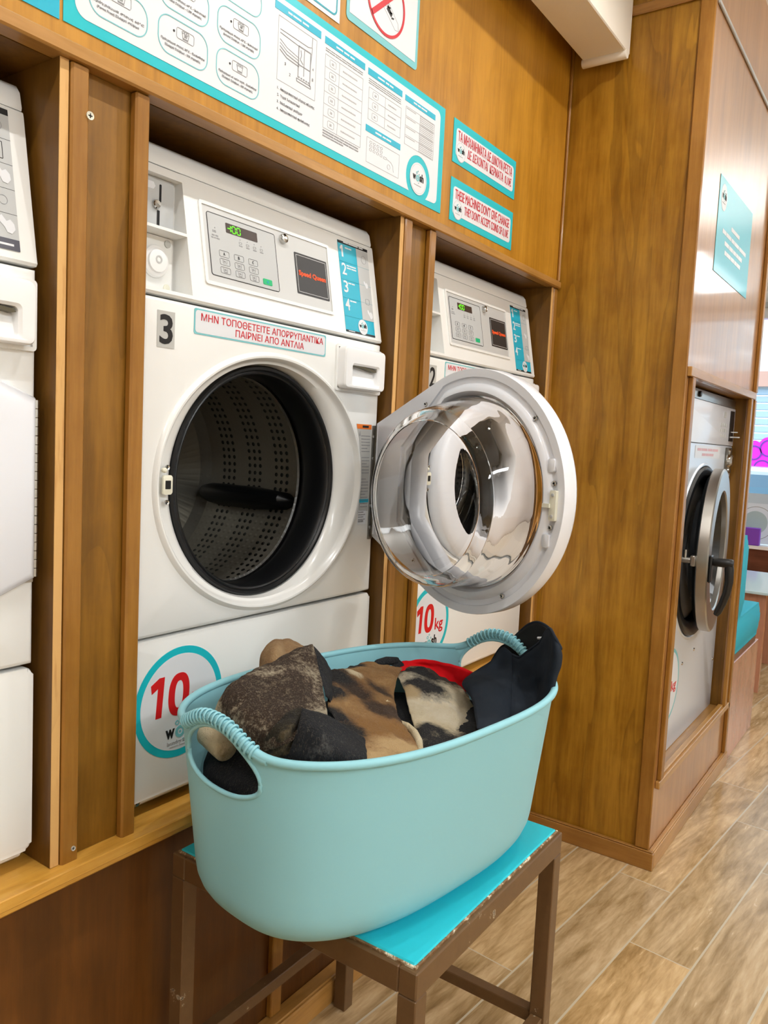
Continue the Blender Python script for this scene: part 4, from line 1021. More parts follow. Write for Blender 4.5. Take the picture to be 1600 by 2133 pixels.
# ------------------------------------------------------------------ stool
ZS = .570
def stool():
    x0, x1, y0, y1 = .8700, 1.3785, -.5290, -.0360
    r = empty('stool', ((x0+x1)/2, (y0+y1)/2, 0), 'brown metal stool with a chipped turquoise laminate top, under the basket', 'stool')
    t = .030
    mb().box(x0+.0095, x1-.0095, y0+.0095, y1-.0095, ZS-.016, ZS, .002).build('seat_top', STOOLTOP, r)
    mb().box(x0+.0065, x1-.0065, y0+.0065, y1-.0065, ZS-.018, ZS-.0022, .001).build('chipped_edge', CHIP, r)
    b = mb()
    b.box(x0, x1, y0, y0+t, ZS-.046, ZS-.006, .002).box(x0, x1, y1-t, y1, ZS-.046, ZS-.006, .002)
    b.box(x0, x0+t, y0+t, y1-t, ZS-.046, ZS-.006, .002).box(x1-t, x1, y0+t, y1-t, ZS-.046, ZS-.006, .002)
    b.build('seat_frame', STOOLM, r)
    for x in (x0, x1-t):
        for y in (y0, y1-t): mb().box(x, x+t, y, y+t, 0, ZS-.0462, .0015).build('leg', STOOLM, r)
    zt = .185
    for y in (y0+.003, y1-t+.003): mb().box(x0+t, x1-t, y, y+.024, zt, zt+.024, .0015).build('stretcher', STOOLM, r)
    for x in (x0+.003, x1-t+.003): mb().box(x, x+.024, y0+t, y1-t, zt, zt+.024, .0015).build('stretcher', STOOLM, r)
stool()

# ------------------------------------------------------------------ laundry basket
BC = Vector((1.0845, -.3076, 0)); BY = -.1339
E1 = Vector((math.cos(BY), math.sin(BY), 0)); E2 = Vector((-math.sin(BY), math.cos(BY), 0))
def BL(p): return BC+E1*p[0]+E2*p[1]+Vector((0, 0, p[2]))
MBK = Matrix((E1, E2, Vector((0, 0, 1)))).transposed().to_4x4(); MBK.translation = BC
def rimz(th):
    t2 = (th+PI) % (2*PI)-PI; t3 = th % (2*PI)-PI
    return .8587+.0466*math.exp(-(t2/.2052)**2)+.0339*math.exp(-(t3/.2052)**2)
def wall_r(h, z):
    k = max(0, 1-(z-ZS)/.055); off = .044*(1-math.sqrt(max(0, 1-k*k)))
    return .3149+.0292*h-off, .1902+.0336*h-off
def basket():
    r = empty('laundry_basket', (BC.x, BC.y, ZS), 'pale teal plastic laundry tub with ribbed handles, on the stool', 'basket')
    n = 176; th = []
    for i in range(n): th.append(2*PI*i/n)
    # denser around both ends, where the handles rise
    th = sorted(set([round(t, 5) for t in th]+[round(q+PI*e, 5) % round(2*PI, 5) for e in (0, 1) for q in [(-.30+.60*i/48) for i in range(49)]]))
    hs = [0, .01, .03, .06, .1, .15, .2, .3, .4, .5, .6, .7, .8, .86, .90, .94, .97]
    def pt(t, h, inset=0.):
        ux, uy = sup(t)
        if h <= 1:
            z = ZS+.0005+h*(.8587-ZS); A, B = wall_r(h, z)
        else: z = .8587+(h-1); A, B = wall_r(1, z)
        return ((A-inset)*ux, (B-inset)*uy, z)
    def shell(inset, zlift):
        rows = []
        for h in hs: rows.append([(lambda p: (p[0], p[1], p[2]+zlift*(1-h)))(pt(t, h, inset)) for t in th])
        for f in (.2, .4, .6, .8, 1.): 
            row = []
            for t in th:
                zt = rimz(t)-.006; zb = ZS+.97*(.8587-ZS); p = pt(t, 1, inset); row.append((p[0], p[1], zb+(zt-zb)*f))
            rows.append(row)
        return rows
    b = mb(MBK)
    O = b.loops(shell(0, 0)); I = b.loops(shell(.0034, .004))
    m = len(th)
    for i in range(m):
        j = (i+1) % m; b.bm.faces.new((O[-1][i], O[-1][j], I[-1][j], I[-1][i]))
    b.bm.faces.new(O[0]); b.bm.faces.new(I[0])
    body = b.build('tub', BASKET, r, 50)
    # handle holes
    for e, w_, zl in ((-1, .083, .784), (1, .086, .790)):
        c = mb(MBK); zh = .0565
        zt = .8587+(.0339 if e < 0 else .0466)-.0165
        pts = []
        for i in range(40):
            a = 2*PI*i/40; cy = math.cos(a); cz = math.sin(a)
            y = w_*math.copysign(abs(cy)**.9, cy)
            top = zt-.026*(abs(y)/w_)**2 ; bot = zl
            z = (top+bot)/2+(top-bot)/2*math.copysign(abs(cz)**.75, cz)
            pts.append((y, z))
        A = [c._v((e*.25, y, z)) for y, z in pts]; B = [c._v((e*.45, y, z)) for y, z in pts]
        for i in range(40): j = (i+1) % 40; c.bm.faces.new((A[i], A[j], B[j], B[i]))
        c.bm.faces.new(A[::-1]); c.bm.faces.new(B)
        co = c.build('cutter', None, r, 0)
        md = body.modifiers.new('hole', 'BOOLEAN'); md.operation = 'DIFFERENCE'; md.solver = 'EXACT'; md.object = co
        bpy.context.view_layer.update(); dg = bpy.context.evaluated_depsgraph_get()
        me = bpy.data.meshes.new_from_object(body.evaluated_get(dg)); body.modifiers.clear()
        old = body.data; body.data = me; me.name = 'tub'; bpy.data.meshes.remove(old); bpy.data.objects.remove(co)
        # thickened lip round the hole
        lip = []
        for y, z in pts:
            # wall position at this y
            h = min(1, (z-ZS)/(.8587-ZS)); A_, B_ = wall_r(h, z); q = min(.999, abs(y)/B_); x = A_*(1-q**2.677)**(1/2.677)
            lip.append((e*(x-.0012), y, z))
        mb(MBK).tube(lip, .0036, 8, closed=True).build('hole_lip', BASKET, r, 60)
    body.data.polygons.foreach_set('use_smooth', [True]*len(body.data.polygons)); body.data.set_sharp_from_angle(angle=math.radians(40))
    rim = []
    for t in th:
        ux, uy = sup(t); A, B = wall_r(1, .9); rim.append(((A+.0005)*ux, (B+.0005)*uy, rimz(t)-.004))
    mb(MBK).tube(rim, .0062, 12, closed=True).build('rim', BASKET, r, 60)
    # ribbed grips over the handles
    for e in (-1, 1):
        L = []
        for q in range(241):
            t = (0 if e > 0 else PI)-.40+.80*q/240; ux, uy = sup(t); A, B = wall_r(1, .9); L.append(Vector(((A+.0005)*ux, (B+.0005)*uy, rimz(t)-.0055)))
        g = mb(MBK); acc = 0; nxt = 0; pitch = .0083
        tot = sum((b_-a).length for a, b_ in zip(L, L[1:]))
        for a, b_ in zip(L, L[1:]):
            d = (b_-a).length
            if acc >= nxt and abs(acc-tot/2) < .086:
                dr = (b_-a).normalized(); s = Vector((-dr.y, dr.x, 0)).normalized(); up = dr.cross(s)
                ring = []
                for k in range(18):
                    an = 2*PI*k/18; ring.append(a+s*.0083*math.cos(an)+up*.0098*math.sin(an))
                g.tube(ring, .0019, 6, closed=True); nxt = acc+pitch
            acc += d
        g.tube([p+Vector((0, 0, -.001)) for p in L[20:221:4]], .0068, 10)
        g.build('handle_grip', BASKET, r, 60)
basket()

# ------------------------------------------------------------------ clothes in the basket (nets in basket coordinates)
NETS = {"grey":[[[-0.281,0.07,0.84],[-0.224,0.09,0.865],[-0.138,0.11,0.876],[-0.041,0.11,0.882]],[[-0.321,0.032,0.884],[-0.284,0.03,0.914],[-0.204,0.05,0.926],[-0.121,0.05,0.942]],[[-0.32,0.03,0.873],[-0.314,-0.02,0.905],[-0.242,-0.006,0.918],[-0.145,0.01,0.919]],[[-0.319,0.016,0.861],[-0.32,-0.04,0.881],[-0.277,-0.06,0.897],[-0.181,-0.04,0.903]],[[-0.318,-0.012,0.851],[-0.315,-0.054,0.849],[-0.3,-0.106,0.875],[-0.226,-0.1,0.888]]],"tan":[[[-0.146,0.15,0.888],[-0.133,0.154,0.913],[-0.111,0.158,0.921],[-0.09,0.166,0.917],[-0.075,0.164,0.915],[-0.039,0.164,0.899],[0.0,0.16,0.88]],[[-0.157,0.134,0.89],[-0.157,0.12,0.908],[-0.146,0.114,0.923],[-0.122,0.122,0.92],[-0.107,0.12,0.92],[-0.073,0.12,0.906],[-0.031,0.12,0.883]],[[-0.164,0.12,0.88],[-0.167,0.1,0.889],[-0.157,0.094,0.893],[-0.14,0.094,0.89],[-0.126,0.09,0.888],[-0.093,0.09,0.878],[-0.052,0.09,0.865]]],"flap":[[[-0.263,-0.086,0.908],[-0.238,-0.096,0.898],[-0.203,-0.106,0.875],[-0.154,-0.11,0.84]],[[-0.291,-0.11,0.897],[-0.27,-0.126,0.89],[-0.227,-0.13,0.865],[-0.18,-0.136,0.842]],[[-0.299,-0.108,0.872],[-0.279,-0.132,0.869],[-0.254,-0.156,0.863],[-0.205,-0.16,0.842]],[[-0.3,-0.098,0.845],[-0.281,-0.126,0.844],[-0.254,-0.154,0.844],[-0.22,-0.172,0.843]]],"under":[[[-0.261,-0.084,0.907],[-0.282,-0.076,0.901],[-0.312,-0.082,0.889],[-0.314,-0.058,0.857]],[[-0.276,-0.096,0.896],[-0.304,-0.1,0.891],[-0.309,-0.082,0.87],[-0.313,-0.062,0.851]],[[-0.299,-0.106,0.861],[-0.304,-0.092,0.851],[-0.309,-0.078,0.848],[-0.312,-0.064,0.846]]],"brown":[[[-0.008,0.13,0.858],[0.065,0.14,0.856],[0.112,0.14,0.855],[0.184,0.12,0.829]],[[-0.041,0.09,0.868],[0.014,0.09,0.859],[0.077,0.1,0.845],[0.124,0.08,0.829]],[[-0.104,0.03,0.87],[-0.036,0.04,0.853],[0.038,0.05,0.831],[0.062,0.03,0.822]],[[-0.162,-0.04,0.861],[-0.1,-0.03,0.848],[-0.042,-0.03,0.835],[-0.011,-0.046,0.82]],[[-0.177,-0.09,0.853],[-0.129,-0.09,0.841],[-0.078,-0.09,0.829],[-0.038,-0.096,0.816]],[[-0.207,-0.15,0.847],[-0.172,-0.15,0.841],[-0.13,-0.15,0.835],[-0.084,-0.15,0.825]],[[-0.223,-0.17,0.84],[-0.202,-0.178,0.839],[-0.17,-0.186,0.836],[-0.118,-0.18,0.828]]],"cream":[[[0.178,0.14,0.818],[0.254,0.14,0.818],[0.29,0.11,0.807],[0.303,0.074,0.787]],[[0.143,0.09,0.825],[0.209,0.09,0.824],[0.282,0.09,0.798],[0.306,0.06,0.777]],[[0.092,0.03,0.825],[0.148,0.03,0.82],[0.225,0.03,0.802],[0.292,0.03,0.77]],[[0.036,-0.03,0.817],[0.087,-0.03,0.81],[0.147,-0.036,0.798],[0.229,-0.03,0.764]],[[-0.027,-0.1,0.815],[0.014,-0.1,0.809],[0.075,-0.1,0.794],[0.155,-0.086,0.767]],[[-0.079,-0.156,0.818],[-0.049,-0.16,0.815],[0.001,-0.16,0.81],[0.069,-0.146,0.794]],[[-0.114,-0.186,0.825],[-0.084,-0.19,0.822],[-0.036,-0.19,0.817],[0.025,-0.176,0.804]]],"red":[[[0.219,0.164,0.825],[0.263,0.142,0.831],[0.294,0.102,0.829],[0.308,0.068,0.825],[0.315,0.038,0.819]],[[0.2,0.14,0.827],[0.266,0.14,0.815],[0.296,0.102,0.813],[0.306,0.068,0.806],[0.311,0.046,0.798]],[[0.174,0.11,0.817],[0.223,0.1,0.804],[0.283,0.09,0.785],[0.305,0.068,0.775],[0.306,0.05,0.769]]],"inner":[[[-0.116,0.054,0.94],[-0.081,0.064,0.91],[-0.063,0.064,0.88]],[[-0.134,0.02,0.912],[-0.106,0.03,0.89],[-0.096,0.03,0.87]],[[-0.163,-0.026,0.888],[-0.136,-0.006,0.87],[-0.134,-0.01,0.855]]],"loop":[[0.142,0.154,0.834],[0.152,0.154,0.84],[0.177,0.154,0.841],[0.207,0.154,0.835],[0.215,0.15,0.827],[0.189,0.144,0.824],[0.16,0.144,0.821],[0.145,0.15,0.823],[0.142,0.154,0.834]],"hem":[[[-0.019,-0.056,0.82]],[[-0.024,-0.076,0.822]],[[-0.035,-0.1,0.821]],[[-0.055,-0.126,0.82]],[[-0.087,-0.156,0.82]]],"flag":[[[-0.001,0.0,0.835],[0.016,0.004,0.836]],[[-0.001,-0.006,0.832],[0.01,-0.006,0.824]],[[0.007,0.0,0.837],[0.021,0.0,0.833]]],"j_back":[[[0.352,0.022,0.838],[0.359,0.008,0.868],[0.36,-0.01,0.883],[0.362,-0.04,0.917],[0.362,-0.056,0.931],[0.357,-0.078,0.939],[0.35,-0.104,0.935],[0.334,-0.13,0.922],[0.315,-0.154,0.909]],[[0.353,0.016,0.824],[0.356,0.002,0.843],[0.355,-0.018,0.861],[0.357,-0.046,0.886],[0.358,-0.064,0.903],[0.353,-0.084,0.915],[0.346,-0.104,0.916],[0.333,-0.128,0.906],[0.315,-0.154,0.899]],[[0.342,0.0,0.809],[0.352,-0.01,0.817],[0.351,-0.03,0.829],[0.352,-0.052,0.846],[0.35,-0.072,0.861],[0.348,-0.09,0.873],[0.339,-0.11,0.873],[0.325,-0.134,0.87],[0.303,-0.16,0.875]]],"j_front":[[[0.325,-0.044,0.872],[0.323,-0.062,0.872],[0.319,-0.084,0.891],[0.31,-0.112,0.915],[0.297,-0.136,0.947],[0.251,-0.176,0.946],[0.25,-0.19,0.929]],[[0.317,-0.05,0.84],[0.319,-0.066,0.85],[0.313,-0.09,0.865],[0.303,-0.118,0.887],[0.28,-0.15,0.912],[0.243,-0.184,0.923],[0.251,-0.192,0.915]],[[0.26,-0.086,0.825],[0.298,-0.08,0.823],[0.308,-0.092,0.832],[0.296,-0.12,0.854],[0.267,-0.156,0.878],[0.245,-0.182,0.893],[0.25,-0.192,0.897]],[[0.214,-0.116,0.809],[0.233,-0.12,0.811],[0.268,-0.116,0.812],[0.292,-0.122,0.824],[0.262,-0.156,0.852],[0.244,-0.18,0.872],[0.248,-0.188,0.879]],[[0.162,-0.15,0.797],[0.162,-0.166,0.806],[0.189,-0.166,0.809],[0.238,-0.156,0.808],[0.239,-0.172,0.827],[0.243,-0.18,0.842],[0.247,-0.184,0.857]]],"j_left":[[[0.324,0.004,0.838],[0.327,-0.008,0.861],[0.328,-0.02,0.882],[0.325,-0.044,0.874]],[[0.303,0.034,0.821],[0.301,0.0,0.833],[0.317,-0.02,0.838],[0.316,-0.052,0.843]],[[0.237,0.01,0.818],[0.231,-0.04,0.828],[0.243,-0.066,0.831],[0.259,-0.088,0.826]],[[0.187,-0.05,0.814],[0.164,-0.09,0.821],[0.179,-0.11,0.822],[0.209,-0.12,0.811]],[[0.088,-0.13,0.819],[0.091,-0.146,0.82],[0.122,-0.15,0.817],[0.168,-0.146,0.804]],[[0.056,-0.156,0.819],[0.06,-0.17,0.82],[0.085,-0.176,0.818],[0.147,-0.16,0.803]]],"j_tags":[[[0.333,-0.092,0.915],[0.325,-0.11,0.92],[0.329,-0.104,0.914]],[[0.336,-0.064,0.877],[0.337,-0.07,0.884],[0.335,-0.074,0.884]]],"roll":[[-0.285,0.11,0.825],[-0.285,0.093,0.822],[-0.285,0.068,0.816],[-0.285,0.043,0.81]]}
def cloth(name, key, m, label, cat, nu=44, nv=34, thick=.007, amp=.005, freq=22., seed=0., parent=None, group=None):
    b = mb(MBK); b.sheet(NETS[key], nu, nv, thick, amp, freq, seed)
    o = b.build(name, m, parent, 70, None if parent else BL((sum(p[0] for r in NETS[key] for p in r)/sum(len(r) for r in NETS[key]), 0, .72)))
    if not parent: tag(o, label, cat, group)
    return o
def patch(key, L):
    org = BL((sum(p[0] for r in NETS[key] for p in r)/sum(len(r) for r in NETS[key]), 0, .72))
    return [(*(BL(NETS[key][j][k])-org), r, c) for j, k, r, c in L]
CRM, BLK, DBR, TAN_, OCH, WHT = S(222, 206, 172), S(27, 26, 27), S(62, 44, 30), S(172, 134, 90), S(150, 108, 58), S(138, 128, 110)
F_GREY = felt('felt_grey_brown', [(.33, S(176, 164, 140)), (.43, S(116, 102, 84)), (.49, S(64, 48, 34)), (.58, S(50, 36, 25)), (.66, S(104, 90, 72)), (.74, S(160, 148, 126))], 3.1, 10., 1.5,
    patch('grey', [(3, 0, .036, CRM), (2, 0, .036, CRM)]))
F_BROWN = felt('felt_brown_tan', [(.30, S(120, 88, 52)), (.46, S(146, 106, 62)), (.56, S(158, 120, 74)), (.70, S(186, 148, 98))], 8.4, 8., .9,
    patch('brown', [(5, 2, .060, S(206, 172, 122)), (6, 1, .050, S(206, 172, 122)), (4, 1, .045, OCH), (4, 2, .040, OCH), (2, 1, .052, DBR), (3, 2, .045, DBR), (2, 2, .035, DBR), (3, 3, .050, S(74, 54, 38)), (1, 0, .050, BLK), (0, 0, .050, BLK), (0, 1, .030, BLK), (2, 0, .045, BLK), (3, 0, .045, BLK), (1, 1, .022, CRM), (4, 0, .04, BLK)]))
F_CREAM = felt('felt_cream_black', [(.30, S(190, 168, 130)), (.5, S(222, 206, 172)), (.7, S(232, 220, 196))], 11.9, 8., .9,
    patch('cream', [(0, 1, .050, TAN_), (0, 0, .060, TAN_), (0, 2, .040, S(120, 92, 62)), (1, 1, .070, BLK), (1, 2, .060, S(60, 48, 38)), (2, 1, .062, BLK), (1, 3, .030, BLK), (5, 1, .062, BLK), (5, 2, .066, BLK), (5, 3, .056, S(48, 44, 42)), (4, 0, .040, BLK), (4, 1, .036, BLK), (4, 3, .036, S(96, 88, 78)), (2, 0, .035, S(190, 164, 122))]))
g1 = cloth('felted_cloth', 'grey', F_GREY, 'grey-brown felted wool cloth folded at the left end of the basket', 'cloth', 64, 50, .006, .005, 22, 1.)
cloth('dark_inside', 'inner', F_BLACK, '', '', 24, 24, .004, .003, 20, 4.5, g1)
rl = NETS['roll']; b = mb(MBK); pts = [Vector(p) for p in rl]
q = []; rad = []
for i in range(25):
    t = i/24; p = pts[0].lerp(pts[-1], t) ; q.append(p+Vector((0, 0, .002*noise.noise(p*40)))); rad.append(.0185*(max(.02, 1-(max(0, abs(t-.5)-.34)/.16)**2))**.5)
b.tube(q, rad, 20); b.build('rolled_end', F_ROLL, g1, 60)
cloth('felted_cloth', 'tan', F_TAN, 'tan felted cloth peeking over the back rim of the basket', 'cloth', 40, 24, .006, .004, 24, 2.)
f1 = cloth('felted_cloth', 'flap', F_BLACK, 'black felted flap lying over the front left rim side of the pile', 'cloth', 44, 34, .006, .003, 18, 3.)
cloth('underside', 'under', F_OLIVE, '', '', 30, 24, .005, .004, 20, 4., f1)
f2 = cloth('felted_cloth', 'brown', F_BROWN, 'brown and tan felted cloth bulging in the middle of the pile', 'cloth', 60, 60, .006, .007, 19, 5.)
mb(MBK).tube([r[0] for r in NETS['hem']], [.0045, .0055, .006, .006, .005], 10).build('cream_hem', F_ROLL, f2, 60)
mb(MBK).tube([Vector(p) for p in NETS['loop'][:-1]], .0085, 10, closed=True).build('dark_loop', F_BLACK, f2, 60)
b = mb(MBK); b.sheet(NETS['flag'][:2]+[NETS['flag'][2]], 6, 6, .001, 0, 1); b.build('care_tag', F_ROLL, f2, 60)
cloth('felted_cloth', 'cream', F_CREAM, 'cream and black patched felted cloth on the right of the pile', 'cloth', 56, 56, .006, .007, 18, 6.)
cloth('red_cloth', 'red', RED, 'bright red cloth showing along the back of the basket', 'cloth', 44, 24, .006, .004, 20, 7.)
jk = empty('black_jacket', BL((.28, -.10, .74)), 'black woven jacket with a stand-up collar at the right end of the basket', 'jacket')
cloth('collar_back', 'j_back', JLINING, '', '', 44, 24, .004, .002, 16, 8., jk)
cloth('front_panel', 'j_front', JACKET, '', '', 56, 44, .004, .003, 14, 9., jk)
cloth('left_panel', 'j_left', JACKET, '', '', 44, 44, .004, .003, 14, 10., jk)
for key, row in (('j_front', 0), ('j_back', 0)):
    P = [Vector(p) for p in NETS[key][row]]; Q = []
    for i in range(len(P)-1):
        g = lambda q: P[max(0, min(len(P)-1, q))]
        for f in (0, .2, .4, .6, .8): Q.append(.5*((2*g(i))+(g(i+1)-g(i-1))*f+(2*g(i-1)-5*g(i)+4*g(i+1)-g(i+2))*f*f+(3*g(i)-g(i-1)-3*g(i+1)+g(i+2))*f**3))
    mb(MBK).tube(Q+[P[-1]], .0028, 8).build('collar_edge', JACKET, jk, 60)
for tq in NETS['j_tags']:
    a = [Vector(p)+Vector((-.004, -.004, .001)) for p in tq]
    b = mb(MBK); b.tube([a[0], a[1]], .0028, 6); b.build('label_tag', PAPER, jk)
# the rest of the pile under the visible pieces
hp = mb(MBK); rows = []
for i, (f, z) in enumerate(((.98, .60), (.97, .70), (.955, .755), (.93, .775), (.80, .790), (.5, .800), (.2, .806), (.01, .808))):
    row = []
    for k in range(90):
        t = 2*PI*k/90; ux, uy = sup(t); h = (z-ZS)/.2887; A, B = wall_r(h, z); p = Vector(((A-.0075)*ux*f, (B-.0075)*uy*f, z))
        row.append(p+Vector((0, 0, .010*noise.noise(p*16)-.012*ux)))
    rows.append(row)
R_ = hp.loops(rows); hp.bm.faces.new(R_[0]); 
tag(hp.build('folded_laundry', F_BLACK, None, 70, BL((0, 0, .60))), 'dark laundry filling the bottom of the basket under the visible cloths', 'laundry')

# ------------------------------------------------------------------ tumble dryer in the side unit
YD = -.372
def dryer():
    x0, x1 = 2.530, 3.388; z0, z1 = .2625, 1.500; cx = 2.960; cz = .935
    r = empty('tumble_dryer', (cx, 0, z0), 'tall steel tumble dryer with its round door ajar, in the right wall unit', 'dryer')
    MD = wallframe(YD)
    mb().box(x0, x1, YD+.022, .42, z0, z1-.002, .003).build('cabinet', PLASTIC_L, r)
    mb(MD).rr(x0, x1, 1.4680, z1, .002, -.0215, 0, .001).build('top_strip', STEEL, r)
    mb(frame((2.795, YD, 1.484), (1, 0, 0), (0, 0, 1), (0, -1, 0))).lathe([(.010, 0), (.010, .006), (.0085, .008), (.0001, .008)], 24).build('strip_lock', BLACKP, r)
    cp = mb(MD).rr(x0, x1, 1.3220, 1.4655, .002, -.0215, .002, .001).build('control_panel', PLASTIC_L, r)
    dsp = mb(MD).rr(3.190, 3.222, 1.4250, 1.4450, .001, .002, .0032).build('display', TAGGREY, cp)
    for i in range(3):
        for j in range(3): mb(MD).rr(3.150+.034*i, 3.172+.034*i, 1.3910-.020*j, 1.4030-.020*j, .002, .002, .0030).build('key', TAGGREY, cp)
    cs = mb(MD).rr(3.300, 3.372, 1.3380, 1.4560, .002, .002, .0035).build('coin_slide_plate', BLACKP, cp)
    mb(MD).box(3.318, 3.324, 1.372, 1.376, .0035, .030).box(3.310, 3.350, 1.352, 1.357, .0035, .040).build('coin_slide', CHROME, cs)
    # stainless front with a round hole
    b = mb(MD); n = 96; angs = [2*PI*i/n for i in range(n)]
    b_ = mb(MD)
    X0_, X1_, Z0_, Z1_ = x0, x1, z0, 1.3200
    for px, pz in ((X0_, Z0_), (X1_, Z0_), (X0_, Z1_), (X1_, Z1_)): angs.append(math.atan2(pz-cz, px-cx) % (2*PI))
    angs.sort()
    def rc(a, ins):
        c, s = math.cos(a), math.sin(a); t = 1e9
        if c > 1e-9: t = min(t, (X1_-ins-cx)/c)
        if c < -1e-9: t = min(t, (X0_+ins-cx)/c)
        if s > 1e-9: t = min(t, (Z1_-ins-cz)/s)
        if s < -1e-9: t = min(t, (Z0_+ins-cz)/s)
        return cx+t*c, cz+t*s
    rows = [[(*rc(a, 0), -.0215) for a in angs], [(*rc(a, 0), -.002) for a in angs], [(*rc(a, .002), 0) for a in angs]]
    for rr_, w in ((.318, 0), (.314, .004), (.309, .004), (.305, 0)): rows.append([(cx+rr_*math.cos(a), cz+rr_*math.sin(a), w) for a in angs])
    b_.loops(rows); b_.build('front_panel', mat('satin_front_steel', S(222, 228, 236), .28, metal=.35), r, 40)
    MP = frame((cx, YD, cz), (1, 0, 0), (0, 0, 1), (0, -1, 0))
    mb(MP).lathe([(.3045, .004), (.300, .012), (.285, .014), (.262, .006), (.250, -.004), (.244, -.020), (.250, -.060), (.290, -.09)], 72).build('door_seal', RUBBER, r)
    mb(MP).lathe([(.292, -.091), (.300, -.12), (.300, -.60), (.0001, -.62)], 64).build('drum', DRUM_D, r)
    # ring door, hinged on its right, a little open
    al = math.radians(5.5); H = (3.262, YD-.006, .945)
    M = frame(H, (-math.cos(al), -math.sin(al), 0), (0, 0, 1), (-math.sin(al), math.cos(al), 0))     # w towards the drum
    R = .290
    d = mb(M).lathe([(.208, -.030), (.214, -.034), (.284, -.034), (R, -.030), (R, .0), (.284, .004), (.225, .004), (.214, .000), (.208, -.006), (.208, -.030)], 80, c=(R, 0)).build('door', STEEL, r, 30)
    mb(M).lathe([(.2065, -.008), (.200, .010), (.185, .040), (.150, .055), (.0001, .060), (.0001, .054), (.148, .049), (.180, .034), (.195, .006), (.2065, -.014)], 64, c=(R, 0)).build('door_glass', mat('smoked_door_glass', S(30, 32, 34), .05, spec=.6), d)
    mb(M).lathe([(.236, .005), (.240, .014), (.262, .016), (.268, .005)], 72, c=(R, 0)).build('door_gasket', RUBBER, d)
    for v in (-.20, .20): mb(M).box(-.012, .030, v-.03, v+.03, -.008, .012).build('hinge', CHROME, d)
    # latch with black lever handle on the left of the ring
    u = 2*R-.038
    hb = mb(M).box(u-.022, u+.022, -.080, .010, -.044, -.0345, .004).build('handle_base', BLACKP, d)
    MH = M @ Matrix.Translation((u-.004, -.012, 0)); hd = mb(MH)
    hd.lathe([(.012, -.0446), (.0135, -.050), (.0150, -.085), (.0150, -.100), (.0120, -.1060), (.0001, -.1070)], 24)
    hd.tube([(0, .004, -.092), (0, -.020, -.095), (-.002, -.060, -.097), (-.005, -.100, -.092), (-.009, -.135, -.082), (-.012, -.165, -.070), (-.013, -.176, -.065)], [.0125, .0145, .0135, .0125, .0120, .0115, .0085], 16)
    hd.build('lever_handle', BLACKP, d, 50)
    lt = mb(M).box(u+.006, u+.034, -.030, .006, .004, .022, .003); lt.tube([(u+.020, -.012, .022), (u+.020, -.012, .060)], .010, 14); lt.tube([(u+.020, -.012, .060), (u+.020, -.012, .078)], [.009, .001], 14)
    lt.tube([(u+.020, -.012, .040), (u+.020, .022, .040)], .007, 12)
    lt.build('latch_bolt', STEEL, d, 40)
    # coin box plate, notice, capacity roundel, screws
    cb = mb(MD).rr(3.272, 3.382, 1.2140, 1.3130, .002, .0003, .004).build('coin_box', mat('dull_coin_plate', S(110, 106, 98), .4, metal=.8), r)
    mb(frame((3.327, YD-.004, 1.262), (1, 0, 0), (0, 0, 1), (0, -1, 0))).lathe([(.030, 0), (.028, .010), (.018, .016), (.0001, .016)], 28).build('coin_box_lock', CHROME, cb)
    for dz in (-.038, .036): mb(frame((3.327, YD-.004, 1.264+dz), (1, 0, 0), (0, 0, 1), (0, -1, 0))).lathe([(.010, 0), (.009, .006), (.0001, .007)], 18).build('coin_box_bolt', CHROME, cb)
    nt = mb(MD).rr(2.800, 3.178, 1.2690, 1.3125, .003, .0003, .0009).build('notice', PAPER, r)
    b = mb(MD); bars(b, 2.83, 3.15, 1.2945, .009, 4, 3, .0009, .0012, .1); bars(b, 2.90, 3.08, 1.2770, .009, 3, 4, .0009, .0012, .1); b.build('notice_print', mat('pale_pink_print', S(214, 170, 176), .5), nt)
    cr_ = mb(MD).disc(2.700, .500, .128, .0003, .0007, 64).build('capacity_sticker', TEAL_L, r)
    mb(MD).disc(2.700, .500, .116, .0007, .0010, 60).build('white_disc', PAPER, cr_)
    text(cr_, 'capacity_unit', 'kg', MD, 2.735, 2.795, .462, .508, DEEPRED, .0013, .01)
    for px, pz in ((3.02, .565), (2.86, .545), (3.36, .46), (3.365, 1.196), (2.60, .86)):
        mb(frame((px, YD-.0004, pz), (1, 0, 0), (0, 0, 1), (0, -1, 0))).lathe([(.006, 0), (.005, .003), (.0001, .004)], 14).build('screw', CHROME, r)
DRUM_D = mat('dryer_drum_dark', S(60, 60, 62), .35, metal=.8)
dryer()

# ------------------------------------------------------------------ bench beyond the unit
def bench():
    xa, xb = 3.476, 4.060; ya, yb = -.430, 1.15
    r = empty('bench', ((xa+xb)/2, (ya+yb)/2, 0), 'built-in wooden bench with teal upholstery beyond the dryer unit', 'bench')
    mb().box(xa, xb, ya, ya+.02, 0, .425, .002).box(xa, xb, ya+.02, yb, 0, .40).build('bench_base', W_RED, r)
    mb().box(xa+.01, xb-.06, ya+.004, ya+.024, .4255, .452).build('seat_board', W_DARK, r)
    b = mb(frame((0, ya+.006, 0), (1, 0, 0), (0, 0, 1), (0, -1, 0)))
    b.rr(xa, xb+.025, .4525, .605, .060, -(yb-ya-.01), 0, .018, 8)
    b.build('seat_cushion', TEALCUSH, r, 50)
    b = mb(frame((0, ya+.004, 0), (1, 0, 0), (0, 0, 1), (0, -1, 0)))
    b.rr(xa-.001, xa+.155, .6055, .955, .055, -(yb-ya-.01), 0, .018, 8)
    b.build('back_cushion', TEALCUSH, r, 50)
bench()
tb = empty('low_table', (5.05, .2, 0), 'low table with a pale glass top in front of the shop window', 'table')
